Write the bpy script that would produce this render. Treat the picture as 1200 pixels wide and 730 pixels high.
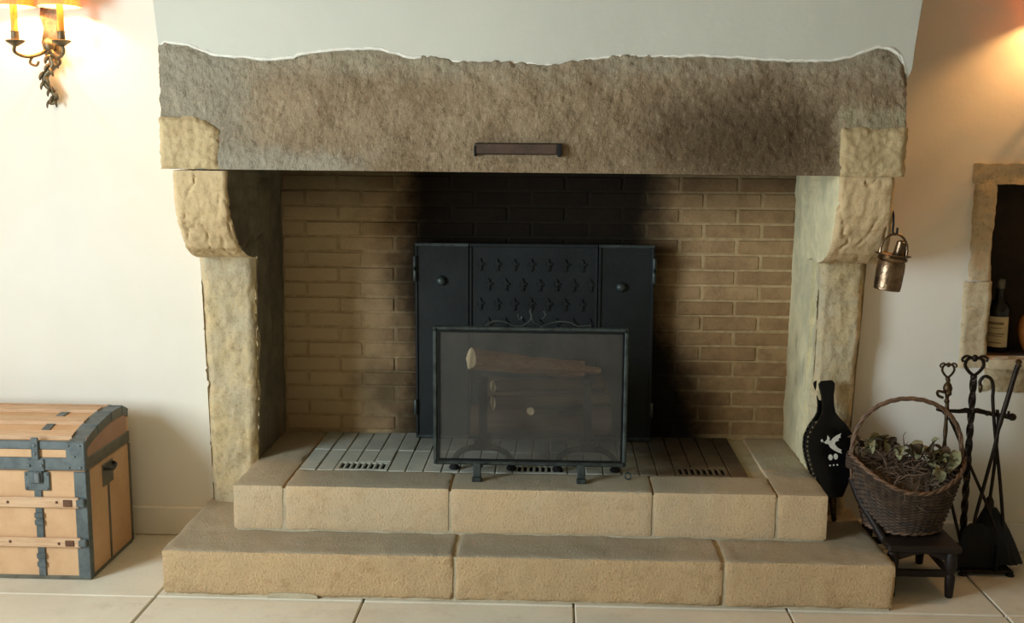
import bpy, bmesh, math, random
from mathutils import Vector, Matrix, noise as mnoise

# ---------------------------------------------------------------- clear
for o in list(bpy.data.objects):
    bpy.data.objects.remove(o)
scene = bpy.context.scene
COL = scene.collection
R = math.radians
rnd = random.Random(7)

# ---------------------------------------------------------------- camera
cam_d = bpy.data.cameras.new('camera')
cam_d.sensor_fit = 'HORIZONTAL'
cam_d.sensor_width = 36.0
cam_d.lens = 36.0 * 1292.0 / 1200.0
cam_d.clip_start = 0.05
cam = bpy.data.objects.new('camera', cam_d)
COL.objects.link(cam)
cam.matrix_world = (Matrix.Translation((0, 0, 1.495)) @ Matrix.Rotation(R(2.274), 4, 'Z')
                    @ Matrix.Rotation(R(90 - 8.59), 4, 'X') @ Matrix.Rotation(R(0.37), 4, 'Z'))
scene.camera = cam

# ---------------------------------------------------------------- light and exposure
vs = scene.view_settings
vs.view_transform = 'Standard'
vs.look = 'None'
vs.exposure = 0.07
vs.gamma = 1.0
vs.use_curve_mapping = False

world = bpy.data.worlds.new('world')
scene.world = world
world.use_nodes = True
bgn = world.node_tree.nodes['Background']
bgn.inputs['Color'].default_value = (0.75, 0.85, 1.0, 1)
bgn.inputs['Strength'].default_value = 1.0

# daylight in the opening of the tall window in the left-hand wall, out of frame
wl_d = bpy.data.lights.new('window_daylight', 'AREA')
wl_d.shape = 'RECTANGLE'
wl_d.size = 1.5
wl_d.size_y = 1.7
wl_d.energy = 185.0
wl_d.color = (0.81, 0.95, 1.04)
wl = bpy.data.objects.new('window_daylight', wl_d)
COL.objects.link(wl)
wl.location = (-3.42, 1.15, 1.45)
wl.rotation_euler = (0, R(-90), 0)      # shines along +X
wl.rotation_euler = (R(90), 0, R(-90))


# ---------------------------------------------------------------- helpers: objects
def lin(c):
    return tuple((v / 255 / 12.92) if v / 255 <= 0.04045 else ((v / 255 + 0.055) / 1.055) ** 2.4 for v in c)


def tag(o, label=None, cat=None, group=None, kind=None):
    if label: o['label'] = label
    if cat: o['category'] = cat
    if group: o['group'] = group
    if kind: o['kind'] = kind
    return o


def thing(name, loc, label, cat, group=None, kind=None):
    e = bpy.data.objects.new(name, None)
    e.empty_display_size = 0.05
    COL.objects.link(e)
    e.location = loc
    return tag(e, label, cat, group, kind)


def wmat(o):
    m = Matrix.LocRotScale(o.location, o.rotation_euler, o.scale)
    if o.parent:
        m = wmat(o.parent) @ o.matrix_parent_inverse @ m
    return m


def put(name, mesh, mat=None, parent=None):
    o = bpy.data.objects.new(name, mesh)
    COL.objects.link(o)
    if mat is not None and not mesh.materials:
        mesh.materials.append(mat)
    if parent is not None:
        o.parent = parent
        o.matrix_parent_inverse = wmat(parent).inverted()
    return o


def copy_tree(o, parent=None):
    c = o.copy()
    COL.objects.link(c)
    if parent is not None:
        c.parent = parent
    for ch in list(o.children):
        copy_tree(ch, c)
    return c


class MB:
    """collects verts and faces of one mesh"""
    def __init__(s):
        s.v = []; s.f = []

    def add(s, vs_, fs_):
        b = len(s.v)
        s.v += [Vector(p) for p in vs_]
        s.f += [tuple(b + i for i in f) for f in fs_]
        return s

    def box(s, x0, x1, y0, y1, z0, z1):
        return s.add([(x0, y0, z0), (x1, y0, z0), (x1, y1, z0), (x0, y1, z0), (x0, y0, z1), (x1, y0, z1), (x1, y1, z1), (x0, y1, z1)],
                     [(0, 3, 2, 1), (4, 5, 6, 7), (0, 1, 5, 4), (1, 2, 6, 5), (2, 3, 7, 6), (3, 0, 4, 7)])

    def bbox(s, x0, x1, y0, y1, z0, z1, b=0.003):
        """box with chamfered edges"""
        bm = bmesh.new()
        bmesh.ops.create_cube(bm, size=1.0)
        for v in bm.verts:
            v.co = Vector((x0 + (v.co.x + .5) * (x1 - x0), y0 + (v.co.y + .5) * (y1 - y0), z0 + (v.co.z + .5) * (z1 - z0)))
        bmesh.ops.bevel(bm, geom=list(bm.edges), offset=b, segments=1, affect='EDGES')
        bm.verts.index_update()
        s.add([v.co.copy() for v in bm.verts], [tuple(v.index for v in f.verts) for f in bm.faces])
        bm.free()
        return s

    def tube(s, pts, rad, seg=8, cap=True, closed=False, flat=1.0):
        pts = [Vector(p) for p in pts]
        n = len(pts)
        if not hasattr(rad, '__len__'): rad = [rad] * n
        tang = []
        for i in range(n):
            if closed:
                t = pts[(i + 1) % n] - pts[i - 1]
            else:
                t = pts[min(i + 1, n - 1)] - pts[max(i - 1, 0)]
            tang.append(t.normalized() if t.length > 1e-9 else Vector((0, 0, 1)))
        ref = Vector((0, 0, 1)) if abs(tang[0].z) < .9 else Vector((0, 1, 0))
        nrm = (ref - tang[0] * ref.dot(tang[0])).normalized()
        vs_ = []
        for i in range(n):
            nrm = nrm - tang[i] * nrm.dot(tang[i])
            nrm = nrm.normalized() if nrm.length > 1e-6 else tang[i].orthogonal().normalized()
            b = tang[i].cross(nrm)
            for k in range(seg):
                a = 2 * math.pi * k / seg
                vs_.append(pts[i] + (nrm * math.cos(a) * flat + b * math.sin(a)) * rad[i])
        fs_ = []
        for i in range(n if closed else n - 1):
            j = (i + 1) % n
            for k in range(seg):
                l = (k + 1) % seg
                fs_.append((i * seg + k, i * seg + l, j * seg + l, j * seg + k))
        if cap and not closed:
            fs_.append(tuple(reversed(range(seg))))
            fs_.append(tuple((n - 1) * seg + k for k in range(seg)))
        return s.add(vs_, fs_)

    def lathe(s, prof, c=(0, 0, 0), seg=24, sx=1.0, sy=1.0, cap=True):
        c = Vector(c); vs_ = []; fs_ = []
        for r, z in prof:
            for k in range(seg):
                a = 2 * math.pi * k / seg
                vs_.append(c + Vector((r * math.cos(a) * sx, r * math.sin(a) * sy, z)))
        for i in range(len(prof) - 1):
            for k in range(seg):
                l = (k + 1) % seg
                fs_.append((i * seg + k, i * seg + l, (i + 1) * seg + l, (i + 1) * seg + k))
        if cap:
            fs_.append(tuple(reversed(range(seg))))
            fs_.append(tuple((len(prof) - 1) * seg + k for k in range(seg)))
        return s.add(vs_, fs_)

    def sphere(s, c, r, seg=12, rings=8):
        prof = [(max(1e-4, math.sin(math.pi * i / rings)), -math.cos(math.pi * i / rings)) for i in range(rings + 1)]
        r = r if hasattr(r, '__len__') else (r, r, r)
        c = Vector(c)
        b = len(s.v)
        s.lathe(prof, (0, 0, 0), seg)
        for i in range(b, len(s.v)):
            v = s.v[i]
            s.v[i] = c + Vector((v.x * r[0], v.y * r[1], v.z * r[2]))
        return s

    def prism(s, outline, y0, y1, plane='xz'):
        """flat outline extruded (CCW seen from -Y for xz)"""
        n = len(outline)
        def P(a, b, t):
            return (a, t, b) if plane == 'xz' else ((a, b, t) if plane == 'xy' else (t, a, b))
        vs_ = [P(a, b, y0) for a, b in outline] + [P(a, b, y1) for a, b in outline]
        fs_ = [tuple(range(n)), tuple(reversed(range(n, 2 * n)))]
        fs_ += [(i, n + i, n + (i + 1) % n, (i + 1) % n) for i in range(n)]
        return s.add(vs_, fs_)

    def xform(s, m, start=0):
        for i in range(start, len(s.v)):
            s.v[i] = m @ s.v[i]
        return s

    def mesh(s, name, smooth=None, fix=True):
        me = bpy.data.meshes.new(name)
        me.from_pydata([tuple(v) for v in s.v], [], s.f)
        if fix:
            bm = bmesh.new(); bm.from_mesh(me)
            bmesh.ops.recalc_face_normals(bm, faces=list(bm.faces))
            bm.to_mesh(me); bm.free()
        if smooth is not None:
            me.polygons.foreach_set('use_smooth', [True] * len(me.polygons))
            me.set_sharp_from_angle(angle=R(smooth))
        me.update()
        return me

    def build(s, name, mat, parent=None, smooth=None):
        return put(name, s.mesh(name, smooth), mat, parent)


def fract(p, sc, octv=4):
    return mnoise.fractal(Vector(p) * sc, 0.9, 2.1, octv, noise_basis='PERLIN_ORIGINAL')


def lattice(nx, ny, nz):
    """surface of a box lattice: uvw list and faces"""
    idx = {}; uvw = []; fs_ = []
    def g(i, j, k):
        key = (i, j, k)
        if key not in idx:
            idx[key] = len(uvw); uvw.append((i / nx, j / ny, k / nz))
        return idx[key]
    for i in range(nx):
        for k in range(nz):
            fs_.append((g(i, 0, k), g(i + 1, 0, k), g(i + 1, 0, k + 1), g(i, 0, k + 1)))
            fs_.append((g(i, ny, k), g(i, ny, k + 1), g(i + 1, ny, k + 1), g(i + 1, ny, k)))
    for i in range(nx):
        for j in range(ny):
            fs_.append((g(i, j, 0), g(i, j + 1, 0), g(i + 1, j + 1, 0), g(i + 1, j, 0)))
            fs_.append((g(i, j, nz), g(i + 1, j, nz), g(i + 1, j + 1, nz), g(i, j + 1, nz)))
    for j in range(ny):
        for k in range(nz):
            fs_.append((g(0, j, k), g(0, j, k + 1), g(0, j + 1, k + 1), g(0, j + 1, k)))
            fs_.append((g(nx, j, k), g(nx, j + 1, k), g(nx, j + 1, k + 1), g(nx, j, k + 1)))
    return uvw, fs_


def rough(name, fn, n, disp, mat, parent=None, smooth=50):
    """stone: lattice mapped by fn(u,v,w), then pushed along its normals by disp(point)"""
    uvw, fs_ = lattice(*n)
    me = bpy.data.meshes.new(name)
    me.from_pydata([tuple(fn(*t)) for t in uvw], [], fs_)
    bm = bmesh.new(); bm.from_mesh(me)
    bmesh.ops.recalc_face_normals(bm, faces=list(bm.faces))
    bm.normal_update()
    if disp:
        new = [v.co + v.normal * disp(v.co, v.normal) for v in bm.verts]
        for v, c in zip(bm.verts, new): v.co = c
    bm.to_mesh(me); bm.free()
    me.polygons.foreach_set('use_smooth', [True] * len(me.polygons))
    me.set_sharp_from_angle(angle=R(smooth))
    return put(name, me, mat, parent)


def rstone(name, x0, x1, y0, y1, z0, z1, r, n, amp, mat, parent, sc=9, seed=0.0):
    """rounded block of stone with worn faces and edges"""
    lo = Vector((x0, y0, z0)); hi = Vector((x1, y1, z1))
    def warp(t, k):
        # more lattice lines near the ends so that the rounding has shape
        return t
    def fn(u, v, w):
        p = Vector((x0 + (x1 - x0) * u, y0 + (y1 - y0) * v, z0 + (z1 - z0) * w))
        q = Vector([min(max(p[i], lo[i] + r), hi[i] - r) for i in range(3)])
        d = p - q
        if d.length > 1e-7:
            k = max(abs(d.x), abs(d.y), abs(d.z))
            p = q + d.normalized() * k
        return p
    off = Vector((seed, seed * 1.7, seed * .6))
    def disp(p, nn):
        return amp * (fract(p + off, sc, 3) + .45 * fract(p + off, sc * 5, 2))
    return rough(name, fn, n, disp, mat, parent, smooth=60)


# ---------------------------------------------------------------- helpers: materials
class NT:
    def __init__(s, name):
        s.m = bpy.data.materials.new(name); s.m.use_nodes = True
        s.t = s.m.node_tree; s.n = s.t.nodes
        s.b = s.n['Principled BSDF']
        g = s.n.new('ShaderNodeNewGeometry')
        s.P = g.outputs['Position']; s.N = g.outputs['Normal']

    def lk(s, a, b): s.t.links.new(a, b)

    def inp(s, sock, v):
        if isinstance(v, bpy.types.NodeSocket): s.lk(v, sock)
        elif isinstance(v, tuple) and len(v) == 3 and sock.type == 'RGBA': sock.default_value = (*v, 1)
        else: sock.default_value = v

    def math(s, op, a, b=0.0, c=None, clamp=False):
        n = s.n.new('ShaderNodeMath'); n.operation = op; n.use_clamp = clamp
        s.inp(n.inputs[0], a); s.inp(n.inputs[1], b)
        if c is not None: s.inp(n.inputs[2], c)
        return n.outputs[0]

    def xyz(s, v=None):
        n = s.n.new('ShaderNodeSeparateXYZ'); s.lk(v or s.P, n.inputs[0]); return n.outputs

    def scaled(s, v, sc):
        n = s.n.new('ShaderNodeMapping'); s.lk(v, n.inputs[0]); n.inputs['Scale'].default_value = sc; return n.outputs[0]

    def noise(s, sc, det=4, rough_=.6, v=None, dist=0):
        n = s.n.new('ShaderNodeTexNoise'); s.lk(v or s.P, n.inputs['Vector'])
        n.inputs['Scale'].default_value = sc; n.inputs['Detail'].default_value = det
        n.inputs['Roughness'].default_value = rough_; n.inputs['Distortion'].default_value = dist
        return n.outputs[0]

    def voro(s, sc, v=None, feat='F1'):
        n = s.n.new('ShaderNodeTexVoronoi'); n.feature = feat; s.lk(v or s.P, n.inputs['Vector']); n.inputs['Scale'].default_value = sc
        return n.outputs['Distance']

    def wave(s, sc, v=None, dist=4, det=3, axis='X'):
        n = s.n.new('ShaderNodeTexWave'); n.bands_direction = axis; s.lk(v or s.P, n.inputs['Vector'])
        n.inputs['Scale'].default_value = sc; n.inputs['Distortion'].default_value = dist; n.inputs['Detail'].default_value = det
        return n.outputs['Fac']

    def step(s, v, a, b):
        n = s.n.new('ShaderNodeMapRange'); n.interpolation_type = 'SMOOTHSTEP'
        s.inp(n.inputs['Value'], v); n.inputs['From Min'].default_value = a; n.inputs['From Max'].default_value = b
        return n.outputs['Result']

    def mix(s, f, a, b, mode='MIX'):
        n = s.n.new('ShaderNodeMix'); n.data_type = 'RGBA'; n.blend_type = mode
        s.inp(n.inputs['Factor'], f); s.inp(n.inputs['A'] if 0 else n.inputs[6], a); s.inp(n.inputs[7], b)
        return n.outputs[2]

    def bump(s, h, strength=.5, dist=.01, prev=None):
        n = s.n.new('ShaderNodeBump'); n.inputs['Strength'].default_value = strength; n.inputs['Distance'].default_value = dist
        s.lk(h, n.inputs['Height'])
        if prev is not None: s.lk(prev, n.inputs['Normal'])
        return n.outputs[0]

    def fin(s, col, rough_=.8, nrm=None, metal=0.0, spec=None, **kw):
        s.inp(s.b.inputs['Base Color'], col); s.inp(s.b.inputs['Roughness'], rough_); s.inp(s.b.inputs['Metallic'], metal)
        if nrm is not None: s.lk(nrm, s.b.inputs['Normal'])
        if spec is not None: s.b.inputs['Specular IOR Level'].default_value = spec
        for k, v in kw.items(): s.inp(s.b.inputs[k.replace('_', ' ')], v)
        return s.m


def simple(name, c1, c2=None, sc=20, rough_=.7, metal=0.0, bump=.0, bsc=80, spec=None, stretch=None, **kw):
    t = NT(name)
    c1 = lin(c1); c2 = lin(c2) if c2 else c1
    v = t.scaled(t.P, stretch) if stretch else t.P
    col = t.mix(t.step(t.noise(sc, 5, .65, v), .35, .68), c1, c2)
    nrm = t.bump(t.noise(bsc, 4, .6, v), bump, .004) if bump else None
    return t.fin(col, rough_, nrm, metal, spec, **kw)


def m_plaster(name, c, c2):
    t = NT(name)
    col = t.mix(t.step(t.noise(1.3, 4), .3, .7), lin(c), lin(c2))
    h = t.math('ADD', t.noise(5, 3, .5), t.math('MULTIPLY', t.noise(45, 3), .18))
    return t.fin(col, .9, t.bump(h, .16, .02), spec=.2)

MAT = {}
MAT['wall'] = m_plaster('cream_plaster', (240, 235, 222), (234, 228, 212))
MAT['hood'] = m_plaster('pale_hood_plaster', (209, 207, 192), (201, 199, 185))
MAT['rim'] = simple('lit_plaster_edge', (240, 236, 222), (225, 220, 205), 30, .9, bump=.4, bsc=120)
MAT['ceiling'] = m_plaster('beige_ceiling', (176, 156, 128), (160, 138, 110))
MAT['far'] = m_plaster('brown_stone_far_wall', (206, 194, 172), (196, 182, 160))


def m_stone(name, c1, c2, dark, sc=6, pit=90, bst=.6, dust=None, speck=.5):
    t = NT(name)
    n1 = t.noise(sc, 6, .65)
    col = t.mix(t.step(n1, .32, .68), lin(c1), lin(c2))
    col = t.mix(t.math('MULTIPLY', t.step(t.noise(sc * 2.7, 5, .7, t.scaled(t.P, (1, 1, 1.3))), .52, .75), .55), col, lin(dark))
    fine = t.noise(pit, 5, .75)
    col = t.mix(t.math('MULTIPLY', t.step(fine, .48, .36), speck), col, lin(dark))
    if dust:
        up = t.step(t.xyz(t.N)[2], .55, .9)
        x_ = t.xyz()[0]
        mid = t.math('MULTIPLY', t.step(t.math('ADD', x_, t.math('MULTIPLY', t.noise(4, 4), .3)), -.95, -.6), t.step(t.math('ADD', x_, t.math('MULTIPLY', t.noise(4, 4), .3)), .75, .35))
        dcol = t.mix(t.step(t.noise(5, 4), .3, .7), lin(dust[0]), lin(dust[1]))
        dcol = t.mix(t.math('MULTIPLY', mid, .7), dcol, lin(dust[2]))
        col = t.mix(t.math('MULTIPLY', up, .8), col, dcol)
    h = t.math('ADD', t.math('MULTIPLY', t.noise(pit * .35, 4, .6), .35), t.math('ADD', fine, t.math('MULTIPLY', t.noise(pit * 2.2, 3, .6), .5)))
    return t.fin(col, .92, t.bump(h, bst, .0042), spec=.15)

MAT['step'] = m_stone('ochre_step_stone', (226, 195, 152), (216, 192, 156), (182, 148, 108), 4, 130, 1.3, dust=((178, 166, 140), (188, 176, 150), (150, 152, 138)), speck=.38)
MAT['step_low'] = m_stone('ochre_lower_step_stone', (222, 188, 142), (212, 182, 140), (172, 136, 96), 3.5, 110, 1.8, dust=((172, 162, 140), (184, 172, 148), (164, 160, 142)), speck=.45)
MAT['pillar'] = m_stone('weathered_pillar_stone', (206, 184, 140), (190, 176, 146), (140, 118, 84), 7, 60, .9, speck=.4)
MAT['corbel'] = m_stone('carved_corbel_stone', (214, 188, 146), (200, 174, 132), (150, 116, 74), 5, 70, .6, speck=.3)
MAT['endblock'] = m_stone('ochre_end_block_stone', (198, 176, 134), (182, 158, 118), (146, 118, 84), 6, 80, .7, speck=.35)
MAT['mortar'] = m_stone('pale_joint_mortar', (200, 188, 160), (182, 168, 138), (150, 134, 104), 12, 120, .5)
MAT['floor'] = m_stone('limestone_floor_tile', (224, 217, 197), (214, 205, 184), (192, 178, 152), 2.5, 60, .18, speck=.12)
MAT['joint'] = simple('floor_joint_grout', (176, 164, 140), (160, 148, 124), 30, .95)
MAT['niche'] = m_stone('niche_surround_stone', (206, 188, 154), (192, 172, 138), (158, 134, 102), 6, 60, .6)
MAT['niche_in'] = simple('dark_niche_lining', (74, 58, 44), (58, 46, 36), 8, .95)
MAT['sill'] = m_stone('pitted_niche_sill', (190, 172, 136), (176, 156, 122), (120, 98, 70), 9, 40, 1.0)

# rough hammered beam: brown, paler along the top, soot cloud to the right, cement round the end blocks
t = NT('hammered_lintel_stone')
x, y, z = t.xyz()
base = t.mix(t.step(t.noise(5, 6, .7), .3, .7), lin((176, 154, 124)), lin((146, 124, 96)))
wob = t.math('MULTIPLY', t.math('SUBTRACT', t.noise(7, 5, .7), .5), .22)
top = t.step(t.math('ADD', z, wob), 1.66, 1.78)
base = t.mix(t.math('MULTIPLY', top, .75), base, lin((176, 164, 140)))
leftp = t.step(t.math('ADD', x, t.math('MULTIPLY', wob, 2.0)), -0.88, -1.12)
base = t.mix(t.math('MULTIPLY', leftp, .7), base, lin((172, 164, 144)))
# cement smear low on the left and round the right block
lowl = t.math('MULTIPLY', t.step(t.math('ADD', z, t.math('MULTIPLY', wob, .5)), 1.50, 1.44), t.step(t.math('ADD', x, t.math('MULTIPLY', wob, 1.5)), -.55, -.72))
base = t.mix(t.math('MULTIPLY', lowl, .8), base, lin((186, 178, 158)))
rp = t.math('MULTIPLY', t.step(t.math('ADD', x, t.math('MULTIPLY', wob, .35)), .86, .90), t.step(t.math('ADD', z, t.math('MULTIPLY', wob, .6)), 1.64, 1.60))
base = t.mix(t.math('MULTIPLY', rp, .85), base, lin((178, 164, 134)))
# soot
dx = t.math('MULTIPLY', t.math('SUBTRACT', x, .62), 1.6); dz = t.math('MULTIPLY', t.math('SUBTRACT', z, 1.52), 3.4)
rr_ = t.math('SQRT', t.math('ADD', t.math('MULTIPLY', dx, dx), t.math('MULTIPLY', dz, dz)))
soot = t.math('MULTIPLY', t.step(t.math('ADD', rr_, t.math('MULTIPLY', wob, 2.2)), .85, .15), t.math('SUBTRACT', 1.0, rp))
base = t.mix(t.math('MULTIPLY', soot, .8), base, lin((78, 62, 44)))
band = t.math('MULTIPLY', t.step(t.math('ADD', z, wob), 1.62, 1.47), .25)
base = t.mix(band, base, lin((104, 84, 58)))
fine = t.noise(85, 6, .8, t.scaled(t.P, (1.1, 1, .75)))
base = t.mix(t.math('MULTIPLY', t.step(fine, .46, .34), .6), base, lin((66, 53, 38)))
base = t.mix(t.math('MULTIPLY', t.math('MULTIPLY', t.step(fine, .54, .66), .5), t.math('SUBTRACT', 1.0, t.math('MULTIPLY', soot, .7))), base, lin((206, 190, 162)))
h = t.math('ADD', t.noise(60, 6, .75, t.scaled(t.P, (1.3, 1, .7))), t.math('MULTIPLY', t.noise(150, 5, .75), .6))
MAT['lintel'] = t.fin(base, .95, t.bump(h, 1.0, .009), spec=.12)


def soot_shade_mask(t):
    x, y, z = t.xyz()
    w = t.math('MULTIPLY', t.math('SUBTRACT', t.noise(4.5, 5, .65), .5), .40)
    # the black plume behind the fire, wider at the foot on the right
    low = t.math('MULTIPLY', t.step(z, .95, .42), .17)
    a = t.math('SUBTRACT', t.math('ABSOLUTE', t.math('SUBTRACT', x, t.math('ADD', -.105, t.math('MULTIPLY', low, .55)))), t.math('ADD', .485, t.math('MULTIPLY', low, .5)))
    m1 = t.step(t.math('ADD', a, t.math('MULTIPLY', w, .55)), .20, -.06)
    topm = t.math('MULTIPLY', t.step(t.math('ADD', z, t.math('MULTIPLY', w, .4)), 1.15, 1.40), .65)  # top courses darkened: soot and the lintel's shade, both put into the colour
    bx_ = t.math('MULTIPLY', t.math('ADD', x, .62), 3.2); bz_ = t.math('MULTIPLY', t.math('SUBTRACT', z, .50), 4.2)
    r_ = t.math('SQRT', t.math('ADD', t.math('MULTIPLY', bx_, bx_), t.math('MULTIPLY', bz_, bz_)))
    m2 = t.math('MULTIPLY', t.step(t.math('ADD', r_, t.math('MULTIPLY', w, 2.2)), .85, .25), .7)
    return t.math('MAXIMUM', m1, t.math('MAXIMUM', topm, m2))

t = NT('firebrick')
oi = t.n.new('ShaderNodeObjectInfo').outputs['Random']
base = t.mix(oi, lin((160, 128, 92)), lin((184, 152, 112)))
base = t.mix(t.math('MULTIPLY', t.step(t.noise(11, 5, .7), .4, .7), .6), base, lin((130, 100, 70)))
base = t.mix(t.math('MULTIPLY', t.step(t.noise(120, 4, .7), .55, .75), .3), base, lin((196, 168, 126)))
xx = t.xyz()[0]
base = t.mix(t.math('MULTIPLY', t.step(t.math('ADD', xx, t.math('MULTIPLY', t.noise(6, 4), .3)), -.45, -.72), .7), base, lin((214, 188, 146)))  # smeared-mortar tan on the left, lightened in colour against the shade
base = t.mix(t.math('MULTIPLY', soot_shade_mask(t), .97), base, lin((13, 12, 11)))
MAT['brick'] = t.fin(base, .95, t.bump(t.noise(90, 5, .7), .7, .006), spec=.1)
t = NT('brick_mortar')
base = t.mix(t.step(t.noise(30, 4), .3, .7), lin((194, 168, 128)), lin((170, 144, 106)))
base = t.mix(t.math('MULTIPLY', soot_shade_mask(t), .97), base, lin((12, 11, 10)))
MAT['bmortar'] = t.fin(base, .95, t.bump(t.noise(140, 4), .5, .004), spec=.1)

# ash-grey hearth pavers, turning dark brown to the right
t = NT('ashy_hearth_paver')
x, y, z = t.xyz()
g = t.mix(t.step(t.noise(6, 5, .7), .3, .7), lin((192, 194, 180)), lin((170, 174, 162)))
b2 = t.mix(t.step(t.noise(6, 5, .7), .3, .7), lin((110, 90, 64)), lin((88, 72, 52)))
col = t.mix(t.step(t.math('ADD', x, t.math('MULTIPLY', t.noise(5, 4), .3)), .28, .62), g, b2)
col = t.mix(t.math('MULTIPLY', t.math('MULTIPLY', t.step(t.math('ADD', y, t.math('MULTIPLY', t.noise(6, 4), .15)), 4.02, 4.4), t.step(x, -1.0, -.2)), .7), col, lin((38, 37, 34)))
MAT['paver'] = t.fin(col, .9, t.bump(t.noise(70, 5, .7), .35, .004), spec=.2)

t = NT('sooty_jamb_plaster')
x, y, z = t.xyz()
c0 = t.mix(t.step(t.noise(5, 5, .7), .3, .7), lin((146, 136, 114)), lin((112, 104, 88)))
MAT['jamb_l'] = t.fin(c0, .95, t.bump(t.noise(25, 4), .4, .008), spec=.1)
t = NT('pale_jamb_plaster')
c0 = t.mix(t.step(t.noise(6, 5, .7), .35, .65), lin((224, 210, 168)), lin((196, 188, 154)))
c0 = t.mix(t.math('MULTIPLY', t.step(t.noise(14, 5, .7, t.scaled(t.P, (1, 1, .4))), .56, .75), .6), c0, lin((140, 128, 98)))
MAT['jamb_r'] = t.fin(c0, .92, t.bump(t.noise(22, 5), .5, .01), spec=.15)

MAT['iron'] = simple('black_cast_iron', (26, 30, 30), (17, 20, 20), 14, .55, .6, bump=.35, bsc=160)
MAT['iron_plate'] = simple('fireback_iron', (26, 32, 32), (17, 22, 22), 7, .62, .35, bump=.25, bsc=120)
MAT['iron_edge'] = simple('worn_iron_edge', (74, 82, 80), (48, 54, 54), 25, .5, .6)
MAT['soot_iron'] = simple('matt_black_iron', (20, 20, 20), (13, 13, 13), 14, .8, .2)
MAT['rust'] = simple('brown_rusty_iron', (86, 66, 52), (72, 56, 44), 14, .7, .3, bump=.3, bsc=120)
MAT['black'] = simple('black_void', (8, 8, 8), (5, 5, 5), 10, .9)
MAT['tool'] = simple('dark_forged_iron', (52, 42, 34), (34, 28, 24), 30, .45, .75, bump=.4, bsc=180)
MAT['tool_brass'] = simple('aged_bronze', (96, 78, 54), (62, 50, 36), 40, .4, .85, bump=.4, bsc=160)

# woven wire of the spark guard
t = NT('fine_wire_mesh')
tr = t.n.new('ShaderNodeBsdfTransparent'); mx = t.n.new('ShaderNodeMixShader')
t.fin(t.mix(t.step(t.noise(9, 4), .3, .7), lin((92, 88, 79)), lin((74, 71, 64))), .7, None, 0)
mx.inputs[0].default_value = .34
t.lk(tr.outputs[0], mx.inputs[1]); t.lk(t.b.outputs[0], mx.inputs[2]); t.lk(mx.outputs[0], t.n['Material Output'].inputs[0])
MAT['wire'] = t.m


def m_wood(name, c1, c2, axis=(1, 14, 14), rough_=.75, bst=.4):
    t = NT(name)
    v = t.scaled(t.P, axis)
    col = t.mix(t.step(t.noise(5, 6, .7, v), .3, .7), lin(c1), lin(c2))
    return t.fin(col, rough_, t.bump(t.noise(9, 5, .7, v), bst, .004), spec=.25)

MAT['bark'] = m_wood('log_split_wood', (186, 140, 96), (140, 98, 64), (2, 22, 22))
MAT['bark_dark'] = m_wood('charred_log_bark', (92, 70, 50), (60, 46, 34), (2, 16, 16))
MAT['cut'] = simple('pale_cut_log_end', (236, 214, 172), (214, 186, 140), 40, .8)
MAT['trunk_cloth'] = simple('tan_trunk_canvas', (208, 168, 126), (198, 156, 114), 9, .75, bump=.15, bsc=150)
MAT['trunk_slat'] = m_wood('trunk_wood_slat', (212, 178, 142), (190, 152, 116), (2, 24, 24), .6, .3)
MAT['trunk_side'] = simple('trunk_side_canvas', (204, 164, 124), (190, 150, 110), 9, .75)
MAT['trunk_red'] = simple('red_brown_lid_end', (178, 138, 112), (168, 130, 104), 12, .75)
MAT['trunk_metal'] = simple('blue_grey_painted_tin', (98, 106, 106), (78, 86, 86), 22, .5, .25, bump=.2, bsc=90)
MAT['trunk_metal2'] = simple('grey_green_tin', (110, 106, 90), (90, 86, 74), 22, .5, .25)
MAT['stud'] = simple('tin_stud', (120, 128, 130), (96, 102, 104), 30, .4, .5)
MAT['nail'] = simple('rusty_nail_head', (110, 76, 54), (90, 62, 46), 30, .5, .5)
MAT['lacquer'] = simple('black_lacquer', (10, 10, 11), (7, 7, 8), 20, .22)
MAT['leather'] = simple('black_leather', (22, 20, 20), (14, 13, 13), 30, .5, bump=.3, bsc=100)
MAT['brass_stud'] = simple('pale_brass_stud', (206, 196, 160), (190, 178, 140), 30, .3, .8)
MAT['white_paint'] = simple('white_painted_motif', (222, 220, 208), (206, 204, 190), 60, .6)
MAT['pot'] = simple('hammered_copper', (154, 130, 104), (106, 88, 68), 22, .32, 1.0, bump=.8, bsc=38)
MAT['wicker'] = simple('dark_wicker', (80, 62, 46), (50, 39, 30), 40, .7, bump=.3, bsc=200)
MAT['wicker_rim'] = simple('brown_wicker_handle', (124, 94, 70), (92, 70, 52), 40, .6, bump=.3, bsc=200)
MAT['twig'] = simple('dry_grey_twig', (120, 98, 80), (82, 66, 54), 40, .85)
MAT['leaf1'] = simple('dry_sage_leaf', (150, 146, 108), (116, 112, 78), 25, .8)
MAT['leaf2'] = simple('dry_brown_leaf', (90, 74, 54), (68, 56, 42), 25, .8)
MAT['stool'] = m_wood('dark_oak_stool', (44, 34, 27), (30, 23, 19), (3, 3, 16), .5)
MAT['brush'] = simple('black_bristle', (20, 20, 22), (12, 12, 14), 60, .8, bump=.6, bsc=200, stretch=(6, 6, .6))
MAT['bottle_glass'] = simple('dark_bottle_glass', (34, 34, 26), (26, 26, 20), 8, .08)
MAT['label'] = simple('cream_paper_label', (226, 206, 160), (212, 192, 148), 40, .7)
MAT['ink'] = simple('brown_label_print', (150, 124, 92), (138, 112, 82), 40, .7)
MAT['foil'] = simple('grey_bottle_cap', (120, 112, 98), (98, 92, 80), 30, .4, .5)
MAT['amber'] = simple('amber_decanter_glass', (190, 120, 60), (160, 92, 40), 10, .08, Transmission_Weight=.35)
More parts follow.
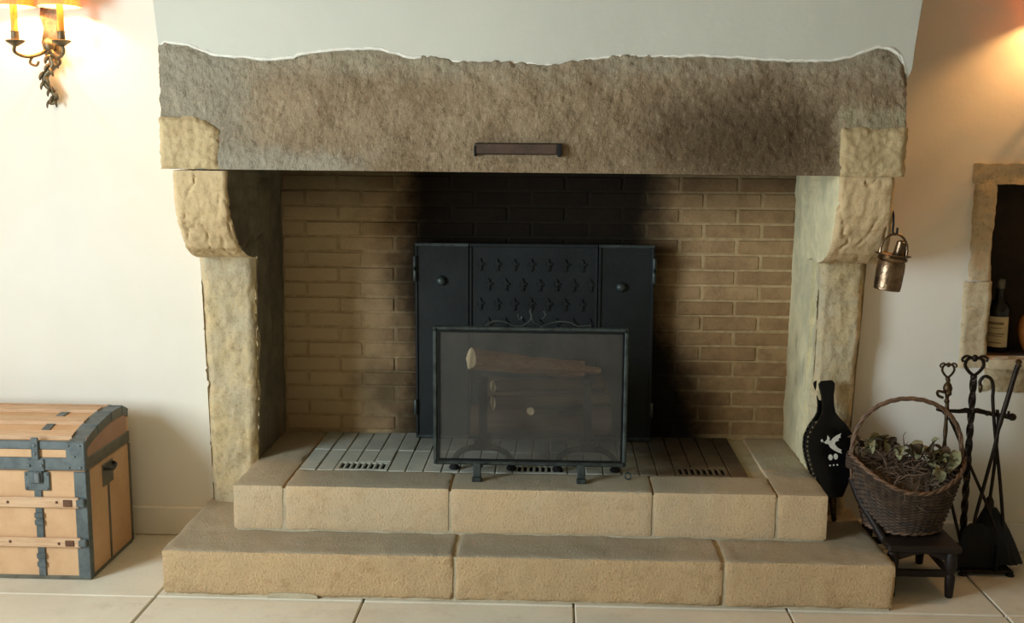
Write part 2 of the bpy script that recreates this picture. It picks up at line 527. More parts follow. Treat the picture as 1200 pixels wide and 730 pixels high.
MAT['jar'] = simple('pinkish_jar', (140, 104, 84), (120, 88, 72), 14, .5)
MAT['bronze'] = simple('antique_bronze_sconce', (126, 112, 84), (88, 76, 56), 40, .45, .7, bump=.3, bsc=120)
MAT['candle'] = simple('amber_candle_sleeve', (236, 176, 70), (220, 156, 52), 30, .5)
t = NT('pleated_lampshade')
wv = t.wave(26, None, 0, 0, 'X')
t.fin(t.mix(wv, lin((244, 214, 170)), lin((232, 190, 140))), .9, None, 0, .1)
tl = t.n.new('ShaderNodeBsdfTranslucent'); mx = t.n.new('ShaderNodeMixShader')
t.inp(tl.inputs['Color'], lin((248, 190, 120)))
mx.inputs[0].default_value = .5
t.lk(t.b.outputs[0], mx.inputs[1]); t.lk(tl.outputs[0], mx.inputs[2]); t.lk(mx.outputs[0], t.n['Material Output'].inputs[0])
MAT['shade'] = t.m
t = NT('glowing_clear_bulb')
em = t.n.new('ShaderNodeEmission'); em.inputs['Color'].default_value = (1.0, .66, .30, 1); em.inputs['Strength'].default_value = 6
tr = t.n.new('ShaderNodeBsdfTransparent'); ad = t.n.new('ShaderNodeAddShader')
t.lk(em.outputs[0], ad.inputs[0]); t.lk(tr.outputs[0], ad.inputs[1]); t.lk(ad.outputs[0], t.n['Material Output'].inputs[0])
MAT['bulb'] = t.m
MAT['frame'] = simple('white_window_frame', (230, 228, 220), (222, 220, 210), 10, .5)

# ================================================================ the setting
WY = 4.03            # face of the plastered wall
ZH, ZL = .321, .157  # hearth top, lower step top
YB = 4.40            # brick back

# floor with separate tiles
fl = MB().box(-3.4, 5.0, -4.0, 4.75, -.08, -.012).build('floor', MAT['joint'])
tag(fl, kind='structure')
tile_p = .6965
tm = None
xs = [-1.32 + tile_p * k for k in range(-2, 9)]
ys = [3.44 - tile_p * k for k in range(-1, 10)]
tmb = MB().bbox(-tile_p / 2 + .003, tile_p / 2 - .003, -tile_p / 2 + .003, tile_p / 2 - .003, -.03, 0, .0035)
tme = tmb.mesh('floor_tile')
tme.materials.append(MAT['floor'])
for X in xs:
    for Y in ys:
        cx, cy = X + tile_p / 2, Y - tile_p / 2
        if cx > 4.7: continue
        o = put('floor_tile', tme, None, fl)
        o.location = (cx, cy, rnd.uniform(-.0012, .0008))

# back wall with the fireplace gap and the niche opening
NX0, NX1, NZ0, NZ1 = 1.565, 2.12, .735, 1.372
w = MB()
w.box(-3.4, -1.235, WY, 4.75, -.05, 2.75)
w.box(1.03, NX0, WY, 4.75, -.05, 2.75)
w.box(NX1, 5.0, WY, 4.75, -.05, 2.75)
w.box(NX0, NX1, WY, 4.75, -.05, NZ0)
w.box(NX0, NX1, WY, 4.75, NZ1, 2.75)
w.box(NX0, NX1, WY + .30, 4.75, NZ0, NZ1)
w.box(-1.235, 1.03, 4.54, 4.75, -.05, 2.75)
tag(w.build('wall_back', MAT['wall']), kind='structure')
WA, WB, WZ0, WZ1 = .35, 1.95, .55, 2.35       # window opening in the left wall
w = MB()
w.box(-3.65, -3.4, -4.0, WA, -.05, 2.75); w.box(-3.65, -3.4, WB, 4.75, -.05, 2.75)
w.box(-3.65, -3.4, WA, WB, -.05, WZ0); w.box(-3.65, -3.4, WA, WB, WZ1, 2.75)
tag(w.build('wall_left', MAT['wall']), kind='structure')
tag(MB().box(5.0, 5.15, -4.0, 4.75, -.05, 2.75).build('wall_right', MAT['far']), kind='structure')
tag(MB().box(-3.65, 5.15, -4.15, -4.0, -.05, 2.75).build('wall_front', MAT['far']), kind='structure')
tag(MB().box(-3.65, 5.15, -4.15, 4.75, 2.75, 2.85).build('ceiling', MAT['ceiling']), kind='structure')
wf = thing('window_1', (-3.55, (WA + WB) / 2, WZ0), None, None, None, 'structure')
for a in (WA, WB - .05): MB().bbox(-3.58, -3.52, a, a + .05, WZ0, WZ1).build('window_stile', MAT['frame'], wf)
for a in (WZ0, WZ1 - .05): MB().bbox(-3.58, -3.52, WA + .05, WB - .05, a, a + .05).build('window_rail', MAT['frame'], wf)
# plinths along the wall
tag(MB().bbox(-3.4, -1.30, WY - .014, WY + .01, 0, .112, .004).build('baseboard_left', MAT['wall']), kind='structure')
tag(MB().bbox(1.115, 5.0, WY - .014, WY + .01, 0, .112, .004).build('baseboard_right', MAT['wall']), kind='structure')

# lintel outline (X, Z) of its ragged top edge
TOP = [(-1.287, 1.806), (-1.262, 1.817), (-1.20, 1.811), (-1.146, 1.793), (-1.105, 1.777), (-1.023, 1.772), (-.941, 1.764), (-.86, 1.77), (-.804, 1.786),
       (-.694, 1.797), (-.584, 1.80), (-.529, 1.787), (-.474, 1.771), (-.406, 1.771), (-.337, 1.76), (-.255, 1.755), (-.145, 1.755), (-.008, 1.748), (.047, 1.756),
       (.102, 1.769), (.184, 1.777), (.294, 1.778), (.376, 1.778), (.458, 1.781), (.54, 1.777), (.649, 1.77), (.758, 1.766), (.853, 1.767), (.921, 1.778),
       (.962, 1.795), (1.003, 1.808), (1.04, 1.805), (1.07, 1.790), (1.088, 1.762), (1.096, 1.72)]


def top_z(x_):
    if x_ <= TOP[0][0]: return TOP[0][1]
    for (a, za), (b, zb) in zip(TOP, TOP[1:]):
        if x_ <= b:
            k = (x_ - a) / (b - a); k = k * k * (3 - 2 * k)
            return za + (zb - za) * k
    return TOP[-1][1]

# chimney breast of smooth plaster above the lintel, flaring a little upwards
pts = [(-1.288, 1.80)]
for i in range(81):
    X = -1.284 + (1.094 + 1.284) * i / 80
    pts.append((X, top_z(X) - .006 + .004 * fract((X, 0, 3), 40, 3)))
pts += [(1.098, 1.70), (1.112, 1.74), (1.116, 1.80), (1.132, 1.95), (1.16, 2.20), (1.19, 2.75), (-1.345, 2.75), (-1.318, 2.2), (-1.301, 1.95)]
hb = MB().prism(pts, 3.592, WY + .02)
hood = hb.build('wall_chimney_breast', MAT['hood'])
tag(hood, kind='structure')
# bead on the plaster edge; its white paints in the light caught there
rp_ = []; rr2 = []
for i in range(161):
    X = -1.282 + (1.094 + 1.282) * i / 160
    rp_.append((X, 3.5955, top_z(X) - .001 + .004 * fract((X, 1, 9), 45, 3)))
    rr2.append(.006 + .003 * fract((X, 5, 2), 30, 3))
MB().tube(rp_, rr2, 6).build('plaster_edge', MAT['rim'], hood, 60)

# ================================================================ fireplace
FP = thing('stone_fireplace', (-.09, 3.9, 0), 'old stone fireplace with rough lintel, curved corbels, brick back and stepped hearth', 'fireplace')

def lint(u, v, w_):
    X = -1.285 + (1.097 + 1.285) * u
    tz = top_z(X) + .004 * fract((X, 2, 0), 38, 3)
    zb_ = 1.411 - .008 * u
    Z = zb_ + (tz - zb_) * w_
    Y = 3.572 + (3.97 - 3.572) * v
    if v == 0:
        Y += .022 * w_ ** 9 + .006 * math.sin(u * 9) * w_
    return Vector((X, Y, Z))

def lint_d(p, nn):
    if nn.y > -.2 and abs(nn.z) < .5 and abs(nn.x) < .5: return 0
    k = 1.0
    if p.z < 1.43: k = max(0, (p.z - 1.409) / .021)
    if -.285 < p.x < .033 and 1.452 < p.z < 1.512: k *= .15
    q = p + Vector((p.z * .5, 0, 0))
    return k * (.007 * fract(q, 8, 3) + .0032 * fract(p, 48, 4) - .006 * max(0, fract(p + Vector((3, 1, 7)), 26, 3) - .25) - .004 * max(0, fract(p + Vector((9, 4, 2)), 70, 2) - .2))
LIN = rough('lintel', lint, (470, 5, 80), lint_d, MAT['lintel'], FP, 80)

for sx0, sx1, z0, z1, nm in ((-1.289, -1.098, 1.411, 1.580, 0), (.897, 1.101, 1.402, 1.560, 1)):
    def eb(u, v, w_, a=sx0, b=sx1, c=z0, d=z1, nm=nm):
        X = a + (b - a) * u
        # shoulder of the block is rounded towards the middle of the beam
        inner = u if nm == 0 else 1 - u
        zz = d - (.045 * max(0, inner - .55) ** 2 / .2025 if nm == 0 else .004)
        e = min(u, 1 - u, w_ * .8, (1 - w_) * .8)
        Y = 3.561 + (3.64 - 3.561) * v + (.010 * max(0, 1 - e / .07) if v == 0 else 0)
        return Vector((X, Y, c + (zz - c) * w_))
    eo = rough('end_block', eb, (36, 2, 32), lambda p, n_: (.004 * fract(p, 16, 3) + .0035 * fract(p, 55, 3)) if n_.y < -.3 else 0, MAT['endblock'], LIN)
    eo['label'] = 'smooth ochre end block of the lintel'

# iron damper slide in its slot
ds = MB().bbox(-.2645, .0135, 3.560, 3.60, 1.4640, 1.5010, .002).build('damper_slot', MAT['black'], LIN)
db = MB().bbox(-.262, .000, 3.552, 3.58, 1.4665, 1.4985, .002).build('damper_plate', MAT['rust'], LIN)
db['label'] = 'brown iron damper plate in the lintel'
hk = MB().bbox(.0005, .014, 3.549, 3.58, 1.458, 1.5005, .002).bbox(-.2665, -.259, 3.55, 3.58, 1.458, 1.492, .002).build('damper_stop', MAT['soot_iron'], LIN)

# corbels: quarter-round undersides
CP = [(3.585, 1.406), (3.583, 1.375), (3.588, 1.335), (3.602, 1.285), (3.628, 1.235), (3.668, 1.185), (3.724, 1.140), (3.80, 1.108), (3.88, 1.092), (3.96, 1.088)]

def corb_pt(t_):
    k = t_ * (len(CP) - 1); i = min(int(k), len(CP) - 2); f = k - i
    return CP[i][0] + (CP[i + 1][0] - CP[i][0]) * f, CP[i][1] + (CP[i + 1][1] - CP[i][1]) * f

def corbel(xt0, xt1, xb0, xb1, mat, seed, cut, inner, side):
    def fn(u, v, w_):
        # w: 0 lower end (at the pillar) .. 1 top; v: 0 curved front .. 1 back
        yf, zf = corb_pt(1 - w_)
        yb_, zb_ = 4.12, 1.088 + (1.404 - 1.088) * w_
        k = 1 - w_
        X0 = xt0 + (xb0 - xt0) * k * k; X1 = xt1 + (xb1 - xt1) * k * k
        X = X0 + (X1 - X0) * u
        if v == 0:
            e = min(u, 1 - u)
            yf += .012 * max(0, 1 - e / .10) ** 2
        return Vector((X, yf + (yb_ - yf) * v, zf + (zb_ - zf) * v))
    off = Vector((seed, 0, 0))
    def d(p, n_):
        r_ = .005 * fract(p + off, 9, 3) + .003 * fract(Vector((p.x * 1.6, p.y, p.z * .6)) + off, 34, 4)
        cr = abs(fract(Vector((p.x * 1.9, p.y * .6, p.z * .7)) + off * 2, 7, 2))
        if cr < .05 and n_.y < .2: r_ -= cut * (1 - cr / .05)
        return r_ if p.z < 1.395 else r_ * .3
    o = rough('corbel', fn, (34, 12, 60), d, mat, FP, 60)
    o.data.materials.append(inner)
    first = 2 * 34 * 60 + 2 * 34 * 12
    for i, p in enumerate(o.data.polygons):
        if i >= first and (i - first) % 2 == (1 if side > 0 else 0): p.material_index = 1
    return o
corbel(-1.258, -1.078, -1.295, -1.088, MAT['corbel'], 1.0, .007, MAT['jamb_l'], 1)
corbel(.902, 1.078, .925, 1.150, MAT['corbel'], 5.0, .008, MAT['jamb_r'], -1)

def pillar(x0, x1, x0b, x1b, seed, ztop):
    def fn(u, v, w_):
        a = x0b + (x0 - x0b) * w_; b = x1b + (x1 - x1b) * w_
        Z = ZL - .01 + (ztop - ZL + .01) * w_
        e = min(u, 1 - u)
        Y = 3.955 + (4.16 - 3.955) * v
        if v == 0: Y += .026 * max(0, 1 - e / .16) ** 2
        return Vector((a + (b - a) * u, Y, Z))
    off = Vector((seed, seed, 0))
    def d(p, n_):
        return .012 * fract(p + off, 6, 3) + .0045 * fract(Vector((p.x, p.y, p.z * .6)) + off, 30, 4)
    o = rough('pillar', fn, (34, 12, 110), d, MAT['pillar'], FP, 60)
    o.data.materials.append(MAT['jamb_l'] if x0 < 0 else MAT['jamb_r'])
    first = 2 * 34 * 110 + 2 * 34 * 12
    for i, p in enumerate(o.data.polygons):
        if i >= first and (i - first) % 2 == (1 if x0 < 0 else 0) and p.center.y > 3.985: p.material_index = 1
    return o
pillar(-1.302, -1.096, -1.283, -1.112, 2.0, 1.089)
pillar(.945, 1.112, .936, 1.072, 8.0, 1.089)
# plastered cheeks of the fire chamber
rough('jamb', lambda u, v, w_: Vector((-1.262 + (1.262 - 1.106) * u, 4.10 + .42 * v, .20 + 1.30 * w_)), (4, 18, 40),
      lambda p, n_: .006 * fract(p, 7, 3) if n_.x > .5 else 0, MAT['jamb_l'], FP)
rough('jamb', lambda u, v, w_: Vector((.930 + .13 * u + .012 * w_ * (1 - u), 4.05 + .47 * v, .20 + 1.30 * w_)), (4, 22, 60),
      lambda p, n_: (.006 * fract(p, 8, 3) + .003 * fract(p, 40, 3)) if n_.x < -.5 else 0, MAT['jamb_r'], FP)
# brick back: mortar bed and separate bricks
BW = MB().box(-1.11, .96, YB + .0018, 4.54, .20, 1.52).build('brick_wall', MAT['bmortar'], FP)
PB, PR = .2275, .0616
variants = []
def brick_mesh(L, seed):
    r2 = random.Random(seed)
    mb = MB().bbox(0, L, 0, .09, 0, PR - .0085, .004)
    for i, v in enumerate(mb.v):
        mb.v[i] = v + Vector((r2.uniform(-.0013, .0013), r2.uniform(-.0012, .0012), r2.uniform(-.0012, .0012)))
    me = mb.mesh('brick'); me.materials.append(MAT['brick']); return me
full = [brick_mesh(PB - .009, 40 + i) for i in range(6)]
for r_ in range(-1, 18):
    ztop = 1.374 + .002 - PR * r_
    zb_ = ztop - PR + .004
    if zb_ < ZH - .045: continue
    ph = .489 if r_ % 2 == 0 else .584
    k0 = int(math.floor((-1.10 - ph) / PB))
    for k in range(k0, 8):
        xa = ph + k * PB + .0045; xb = xa + PB - .009
        a2, b2_ = max(xa, -1.105), min(xb, .945)
        if b2_ - a2 < .03: continue
        whole = abs((b2_ - a2) - (PB - .009)) < 1e-6
        me = full[rnd.randrange(6)] if whole else brick_mesh(b2_ - a2, rnd.randrange(9999))
        o = put('brick', me, None, BW)
        o.location = (a2, YB - .002 + rnd.uniform(-.002, .0025), zb_)

# upper step: stones, mortar core, pavers, vents
US = MB().box(-1.105, .929, 3.6635, 4.42, ZL - .02, ZH - .012).build('hearth', MAT['mortar'], FP)
jx = [-1.115, -.935, -.357, .343, .765, .939]
for i in range(5):
    a, b = jx[i] + .0028, jx[i + 1] - .0028
    if i == 0: a = jx[0]
    if i == 4: b = jx[5]
    yb_ = (4.10, 3.862, 3.862, 3.862, 4.40)[i]
    if i == 0: yb_ = 4.40
    rstone('hearth_stone', a, b, 3.659, yb_, ZL + .004, ZH, .008, (max(8, int((b - a) / .014)), max(12, int((yb_ - 3.659) / .016)), 14), .0028, MAT['step'], US, 8, i * 3.1)
pw = .0655
VENTS = [(-.9322 + pw * a + .0105, -.9322 + pw * b - .0105) for a, b in ((2, 5), (12, 15), (21, 24))]
X = jx[1] + .0028
while X + pw <= jx[4] - .002:
    inv = any(a - .02 < X + pw / 2 < b + .02 for a, b in VENTS)
    y0 = 3.978 if inv else 3.866
    for (ya, yb_) in ((y0, 4.130), (4.134, 4.398)):
        pm = MB().bbox(X + .0016, X + pw - .0016, ya, yb_, ZH - .05, ZH - .002 + rnd.uniform(-.0015, .0015), .003)
        pm.build('paver', MAT['paver'], US)
    X += pw
for a, b in VENTS:
    VG = MB().bbox(a - .008, b + .008, 3.868, 3.974, ZH - .05, ZH - .010, .001).build('vent_grille', MAT['black'], US)
    n_ = 8; p_ = (b - a) / n_
    for i in range(n_ + 1):
        xa = a + i * p_ - p_ * .22; xb = xa + p_ * .44
        if i == 0: xa = a - .0095
        if i == n_: xb = b + .0095
        MB().bbox(xa, xb, 3.868, 3.974, ZH - .012, ZH - .002, .002).build('vent_bar', MAT['paver'], VG)
    MB().bbox(a - .0095, b + .0095, 3.866, 3.884, ZH - .011, ZH - .0015, .002).bbox(a - .0095, b + .0095, 3.958, 3.976, ZH - .011, ZH - .0015, .002).build('vent_rim', MAT['paver'], VG)

LS = MB().box(-1.288, 1.10, 3.4595, 4.03, 0, ZL - .006).build('lower_step', MAT['mortar'], FP)
jx = [-1.301, -.323, .56, 1.113]
for i in range(3):
    a, b = jx[i] + (.0035 if i else 0), jx[i + 1] - (.0035 if i < 2 else 0)
    rstone('step_stone', a, b, 3.454, 4.028, .004, ZL, .010, (int((b - a) / .014), 36, 14), .0042, MAT['step_low'], LS, 7, 20 + i * 5.3)
# mortar smear at the foot of the lower step
sm = []
for i in range(13):
    a = math.pi * i / 12
    sm.append((-.86 + .085 * math.cos(a), .003 + .016 * math.sin(a) ** .5 if 0 < i < 12 else .0))
MB().prism([(p, q) for p, q in sm], 3.446, 3.462).build('mortar_patch', MAT['mortar'], LS)

# ================================================================ fireback
FB = thing('fireback', (-.085, 4.33, ZH), 'black iron fireback with three hinged panels and embossed lilies', 'fireback')
FBY = 4.318
def fb_panel(x0, x1, name):
    p = MB().bbox(x0, x1, FBY, FBY + .016, ZH + .002, 1.112, .003).build(name, MAT['iron_plate'], FB)
    for c, d in ((1.098, 1.112), (ZH + .002, ZH + .016)):
        MB().bbox(x0, x1, FBY - .006, FBY, c, d, .002).build('panel_rim', MAT['iron_edge'] if name == 'side_panel' else MAT['iron_plate'], p)
    for a in (x0, x1 - .010):
        MB().bbox(a, a + .010, FBY - .0058, FBY, ZH + .016, 1.098, .002).build('panel_border', MAT['iron_plate'], p)
    return p
pl_ = fb_panel(-.556, -.343, 'side_panel'); pc_ = fb_panel(-.340, .166, 'centre_panel'); pr_ = fb_panel(.169, .386, 'side_panel')
for p, X, Z in ((pl_, -.452, .962), (pr_, .257, .945)):
    MB().sphere((X, FBY - .004, Z), (.020, .018, .020), 16, 10).build('knob', MAT['iron_edge'], p, 60)
for X in (-.556, .386):
    for Z in (.45, .99, 1.03):
        MB().lathe([(.007, -.03), (.008, -.028), (.008, .028), (.007, .03)], (X, FBY - .006, Z), 10).build('hinge', MAT['iron_edge'], FB, 40)
# embossed lilies
def lily_mesh():
    m = MB()
    y0, y1 = -.006, .001
    m.prism([(0, .028), (-.006, .012), (-.004, .002), (0, -.004), (.004, .002), (.006, .012)], y0, y1)
    for s_ in (-1, 1):
        o_ = [(0, -.002), (.003, .006), (.009, .012), (.015, .010), (.016, .003), (.012, .001), (.011, .006), (.008, .004), (.005, -.003)]
        o_ = [(a * s_, b) for a, b in o_]
        m.prism(o_ if s_ < 0 else o_[::-1], y0, y1)
        o_ = [(0, -.006), (.005, -.010), (.008, -.020), (.003, -.016), (0, -.024)]
        o_ = [(a * s_, b) for a, b in o_]
        m.prism(o_, y0, y1)
    m.prism([(-.009, -.003), (-.009, -.007), (.009, -.007), (.009, -.003)], y0 - .002, y1)
    me = m.mesh('fleur_de_lis'); me.materials.append(MAT['iron_plate']); return me
lm = lily_mesh()
for r_ in range(9):
    for c_ in range(7):
        X = -.298 + c_ * .067 + (.033 if r_ % 2 else 0)
        Z = 1.025 - r_ * .078
        if X > .15 or Z < .37: continue
        o = put('fleur_de_lis', lm, None, pc_)
        o.location = (X, FBY, Z)

# ================================================================ andirons and logs
def andiron(X, label):
    A = thing('andiron', (X, 3.92, ZH), label, 'andiron', 'pair of andirons on the hearth')
    arch = []
    for i in range(17):
        a = math.pi * i / 16
        arch.append((X - .105 * math.cos(a), 3.90, ZH + .012 + .072 * math.sin(a) ** .7))
    MB().tube(arch, [.011] * 17, 8).lathe([(.018, 0), (.020, .006), (.014, .014)], (X - .105, 3.90, ZH), 12).lathe([(.018, 0), (.020, .006), (.014, .014)], (X + .105, 3.90, ZH), 12).build('arched_foot', MAT['soot_iron'], A, 50)
    MB().bbox(X - .030, X + .030, 3.878, 3.922, ZH + .075, ZH + .115, .005).build('boss', MAT['soot_iron'], A)
    MB().bbox(X - .015, X + .015, 3.887, 3.917, ZH + .112, .650, .004).sphere((X, 3.902, .652), (.022, .022, .016)).build('post', MAT['soot_iron'], A, 40)
    MB().tube([(X, 3.915, ZH + .095), (X, 4.20, ZH + .095), (X, 4.225, ZH + .085), (X, 4.235, ZH + .004)], .010, 6).build('log_bar', MAT['soot_iron'], A, 40)
    return A
andiron(-.258, 'black iron andiron with arched foot under the pale end of the top log')
andiron(.12, 'black iron andiron with arched foot under the thin end of the top log')

def log(p0, p1, r0, r1, label, split=True, seed=1, mat='bark', ends=('cut', 'cut')):
    p0 = Vector(p0); p1 = Vector(p1)
    L = thing('log', p0, label, 'log', 'split logs stacked on the andirons')
    r2 = random.Random(seed)
    d = (p1 - p0); n_ = 14; seg = 14
    t_ = d.normalized(); up = Vector((0, 0, 1)); sd = t_.cross(up).normalized(); up = sd.cross(t_)
    if split:
        ang = r2.uniform(0, 6)
        prof = [(math.cos(a) * (1.0 if a < 3.4 else .72), math.sin(a) * (1.0 if a < 3.4 else .55)) for a in [2 * math.pi * k / seg for k in range(seg)]]
    else:
        prof = [(math.cos(2 * math.pi * k / seg), math.sin(2 * math.pi * k / seg)) for k in range(seg)]
    vs_ = []; rings = []
    for i in range(n_ + 1):
        c = p0 + d * i / n_
        rr_ = r0 + (r1 - r0) * i / n_
        for k in range(seg):
            a, b = prof[k]
            q = c + sd * a * rr_ + up * b * rr_
            q += (q - c).normalized() * rr_ * (.16 * fract(Vector((a * 1.5, b * 1.5, i * .12 + seed)), 1.3, 3))
            vs_.append(q)
    fs_ = [(i * seg + k, i * seg + (k + 1) % seg, (i + 1) * seg + (k + 1) % seg, (i + 1) * seg + k) for i in range(n_) for k in range(seg)]
    MB().add(vs_, fs_).build('bark', MAT[mat], L, 60)
    for e, (c, sgn) in enumerate(((p0, -1), (p1, 1))):
        ring = [vs_[(0 if e == 0 else n_ * seg) + k] for k in range(seg)]
        ring2 = [q + t_ * sgn * .004 for q in ring]
        mb = MB().add(ring + ring2, [tuple(range(seg)), tuple(range(seg, 2 * seg))] + [(k, (k + 1) % seg, seg + (k + 1) % seg, seg + k) for k in range(seg)])
        mb.build('cut_end', MAT[ends[e]], L)
    return L
log((-.300, 3.895, .722), (.165, 4.10, .650), .050, .017, 'long tapering split log lying on top of the pile', True, 3, 'bark', ('cut', 'bark'))
log((-.300, 4.09, .675), (.11, 4.11, .640), .040, .046, 'brown log tucked under the long top log', True, 5, 'bark', ('bark', 'bark_dark'))
log((-.222, 3.935, .615), (.17, 4.08, .600), .028, .034, 'thin split log with a small pale cut end', True, 7, 'bark_dark', ('cut', 'bark_dark'))
log((-.222, 3.930, .556), (.20, 4.06, .545), .033, .030, 'split log with a square bright cut end above the bottom log', True, 9, 'bark_dark', ('cut', 'bark_dark'))
log((-.085, 3.965, .522), (.10, 4.14, .505), .020, .030, 'short stick poking out of the middle of the pile', True, 11, 'bark_dark', ('cut', 'bark_dark'))
log((-.31, 4.07, .468), (.21, 4.08, .468), .050, .052, 'dark round log at the bottom of the pile', False, 13, 'bark_dark', ('bark_dark', 'bark_dark'))
log((-.29, 4.165, .475), (.20, 4.175, .470), .050, .046, 'dark log at the back of the pile on the andiron bars', False, 15, 'bark_dark', ('bark_dark', 'bark_dark'))
log((-.27, 4.14, .570), (.20, 4.15, .560), .048, .044, 'charred log behind the split ends in mid pile', False, 17, 'bark_dark', ('bark_dark', 'bark_dark'))

# ================================================================ spark guard
SY = 3.795
SG = thing('fire_screen', (-.085, SY, ZH), 'grey metal fire screen with fine wire mesh and scrolled wire top', 'fire screen')
x0, x1, z0, z1 = -.427, .257, .369, .868
for nm, b in (('frame_rail', (x0, x1, z1 - .014, z1)), ('frame_rail', (x0, x1, z0, z0 + .014)), ('frame_stile', (x0, x0 + .014, z0 + .014, z1 - .014)), ('frame_stile', (x1 - .014, x1, z0 + .014, z1 - .014))):
    MB().bbox(b[0], b[1], SY - .010, SY + .010, b[2], b[3], .004).build(nm, MAT['iron_edge'], SG)
MB().box(x0 + .012, x1 - .012, SY - .0008, SY + .0008, z0 + .012, z1 - .012).build('wire_mesh', MAT['wire'], SG)
inn = MB()
for b in ((x0 + .016, x1 - .016, z1 - .022, z1 - .016), (x0 + .016, x1 - .016, z0 + .016, z0 + .022)): inn.bbox(b[0], b[1], SY - .006, SY - .001, b[2], b[3], .001)
for b in ((x0 + .016, x0 + .022), (x1 - .022, x1 - .016)): inn.bbox(b[0], b[1], SY - .006, SY - .001, z0 + .022, z1 - .022, .001)
inn.build('mesh_bead', MAT['iron'], SG)
for X, Z in ((x0 + .01, z0 + .01), (x1 - .01, z0 + .01), (x0 + .01, z1 - .01), (x1 - .01, z1 - .01)):
    MB().sphere((X, SY - .011, Z), (.004, .003, .004), 8, 6).build('rivet', MAT['iron'], SG)
for X in (-.269, .098):
    f = MB().bbox(X - .014, X + .014, 3.755, 3.763, ZH + .012, .385, .003).bbox(X - .017, X + .017, 3.735, 3.757, ZH, ZH + .016, .003)
    f.bbox(X - .014, X + .014, 3.762, SY + .006, .355, .368, .003)
    f.tube([(X, SY, .362), (X + .004, 3.87, ZH + .03), (X + .006, 3.92, ZH + .006)], .006, 6)
    f.build('foot', MAT['iron_edge'], SG)
# scrolled wire along the top
def curve(pts_, n=10):
    out = []
    P = [Vector(p) for p in pts_]
    for i in range(len(P) - 1):
        a = P[max(i - 1, 0)]; b = P[i]; c = P[i + 1]; d = P[min(i + 2, len(P) - 1)]
        for k in range(n):
            t_ = k / n
            out.append(.5 * ((2 * b) + (c - a) * t_ + (2 * a - 5 * b + 4 * c - d) * t_ ** 2 + (3 * b - a - 3 * c + d) * t_ ** 3))
    out.append(P[-1])
    return out
for pts_ in ([(-.245, .868), (-.215, .886), (-.18, .886), (-.145, .872), (-.115, .872), (-.09, .888), (-.083, .906), (-.088, .924), (-.083, .93)],
             [(-.083, .906), (-.075, .886), (-.05, .874), (-.045, .868)],
             [(-.055, .866), (-.03, .878), (.01, .888), (.05, .886), (.08, .873), (.125, .876)],
             [(-.130, .912), (-.126, .898), (-.118, .896), (-.116, .905)], [(-.04, .925), (-.034, .912), (-.042, .900), (-.052, .898)]):
    MB().tube(curve([(a, SY, b) for a, b in pts_], 6), .0032, 6).build('scroll_wire', MAT['iron_edge'], SG, 60)

# a small screw ring lying on the hearth
rg = []
for i in range(16):
    a = 2 * math.pi * i / 16
    rg.append((.265 + .011 * math.cos(a), 3.80 + .003 * math.sin(a), ZH + .0135 + .011 * math.sin(a)))
tag(MB().tube(rg, .0028, 6, closed=True).build('iron_ring', MAT['iron_edge'], None, 60), 'small iron ring standing on the hearth beside the fire screen', 'ring')

# ================================================================ trunk
TX0, TX1, TY0, TY1 = -2.40, -1.592, 3.568, 3.952
TR = thing('travel_trunk', ((TX0 + TX1) / 2, (TY0 + TY1) / 2, 0), 'antique tan travel trunk with blue-grey tin bands and wooden slats', 'trunk')
tb = MB().bbox(TX0, TX1, TY0, TY1, .006, .385, .004).build('body', MAT['trunk_cloth'], TR)
# lid profile in (Y, Z)
LP = [(TY0, .388), (TY0, .476), (TY0 + .012, .490), (TY0 + .06, .504), (TY0 + .13, .519), (TY0 + .20, .529), (TY0 + .27, .533), (TY0 + .33, .529), (TY1 - .012, .518), (TY1, .506), (TY1, .388)]
lb = MB().prism(LP, TX0, TX1, 'yz').build('lid', MAT['trunk_cloth'], TR)

def lid_z(Y):
    for (a, za), (b, zb_) in zip(LP[1:-1], LP[2:-1]):
        if a <= Y <= b: return za + (zb_ - za) * (Y - a) / (b - a + 1e-9)
    return .508
met = MAT['trunk_metal']
# tin bands on the body
MB().bbox(TX1 - .040, TX1 + .003, TY0 - .004, TY0 + .03, .004, .384, .002).build('corner_band', met, TR)
MB().bbox(TX1 - .03, TX1 + .004, TY1 - .012, TY1 + .003, .004, .384, .002).build('corner_band', MAT['trunk_metal2'], TR)
MB().bbox(TX0 - .003, TX0 + .040, TY0 - .004, TY0 + .03, .004, .384, .002).build('corner_band', met, TR)
MB().bbox(TX0, TX1 + .002, TY0 - .003, TY0 + .02, .000, .014, .002).build('bottom_band', MAT['trunk_metal2'], TR)
MB().bbox(TX1 - .01, TX1 + .003, TY0 + .03, TY1 - .012, .000, .012, .002).build('bottom_band', MAT['trunk_metal2'], TR)
# lid bands
MB().bbox(TX0 - .003, TX1 + .003, TY0 - .006, TY0 + .012, .390, .434, .002).build('lid_band', met, lb)
MB().bbox(TX0 - .003, TX1 + .003, TY0 - .005, TY0 + .012, .462, .492, .003).build('lid_band', met, lb)
cb = MB().bbox(TX1 - .062, TX1 + .0045, TY0 - .0075, TY0 + .012, .392, .490, .003).build('lid_corner', met, lb)
for X, Z in ((-.052, .402), (-.012, .402), (-.052, .478), (-.012, .478), (-.032, .44)):
    MB().sphere((TX1 + X, TY0 - .009, Z), (.004, .003, .004), 8, 6).build('stud', MAT['stud'], cb)
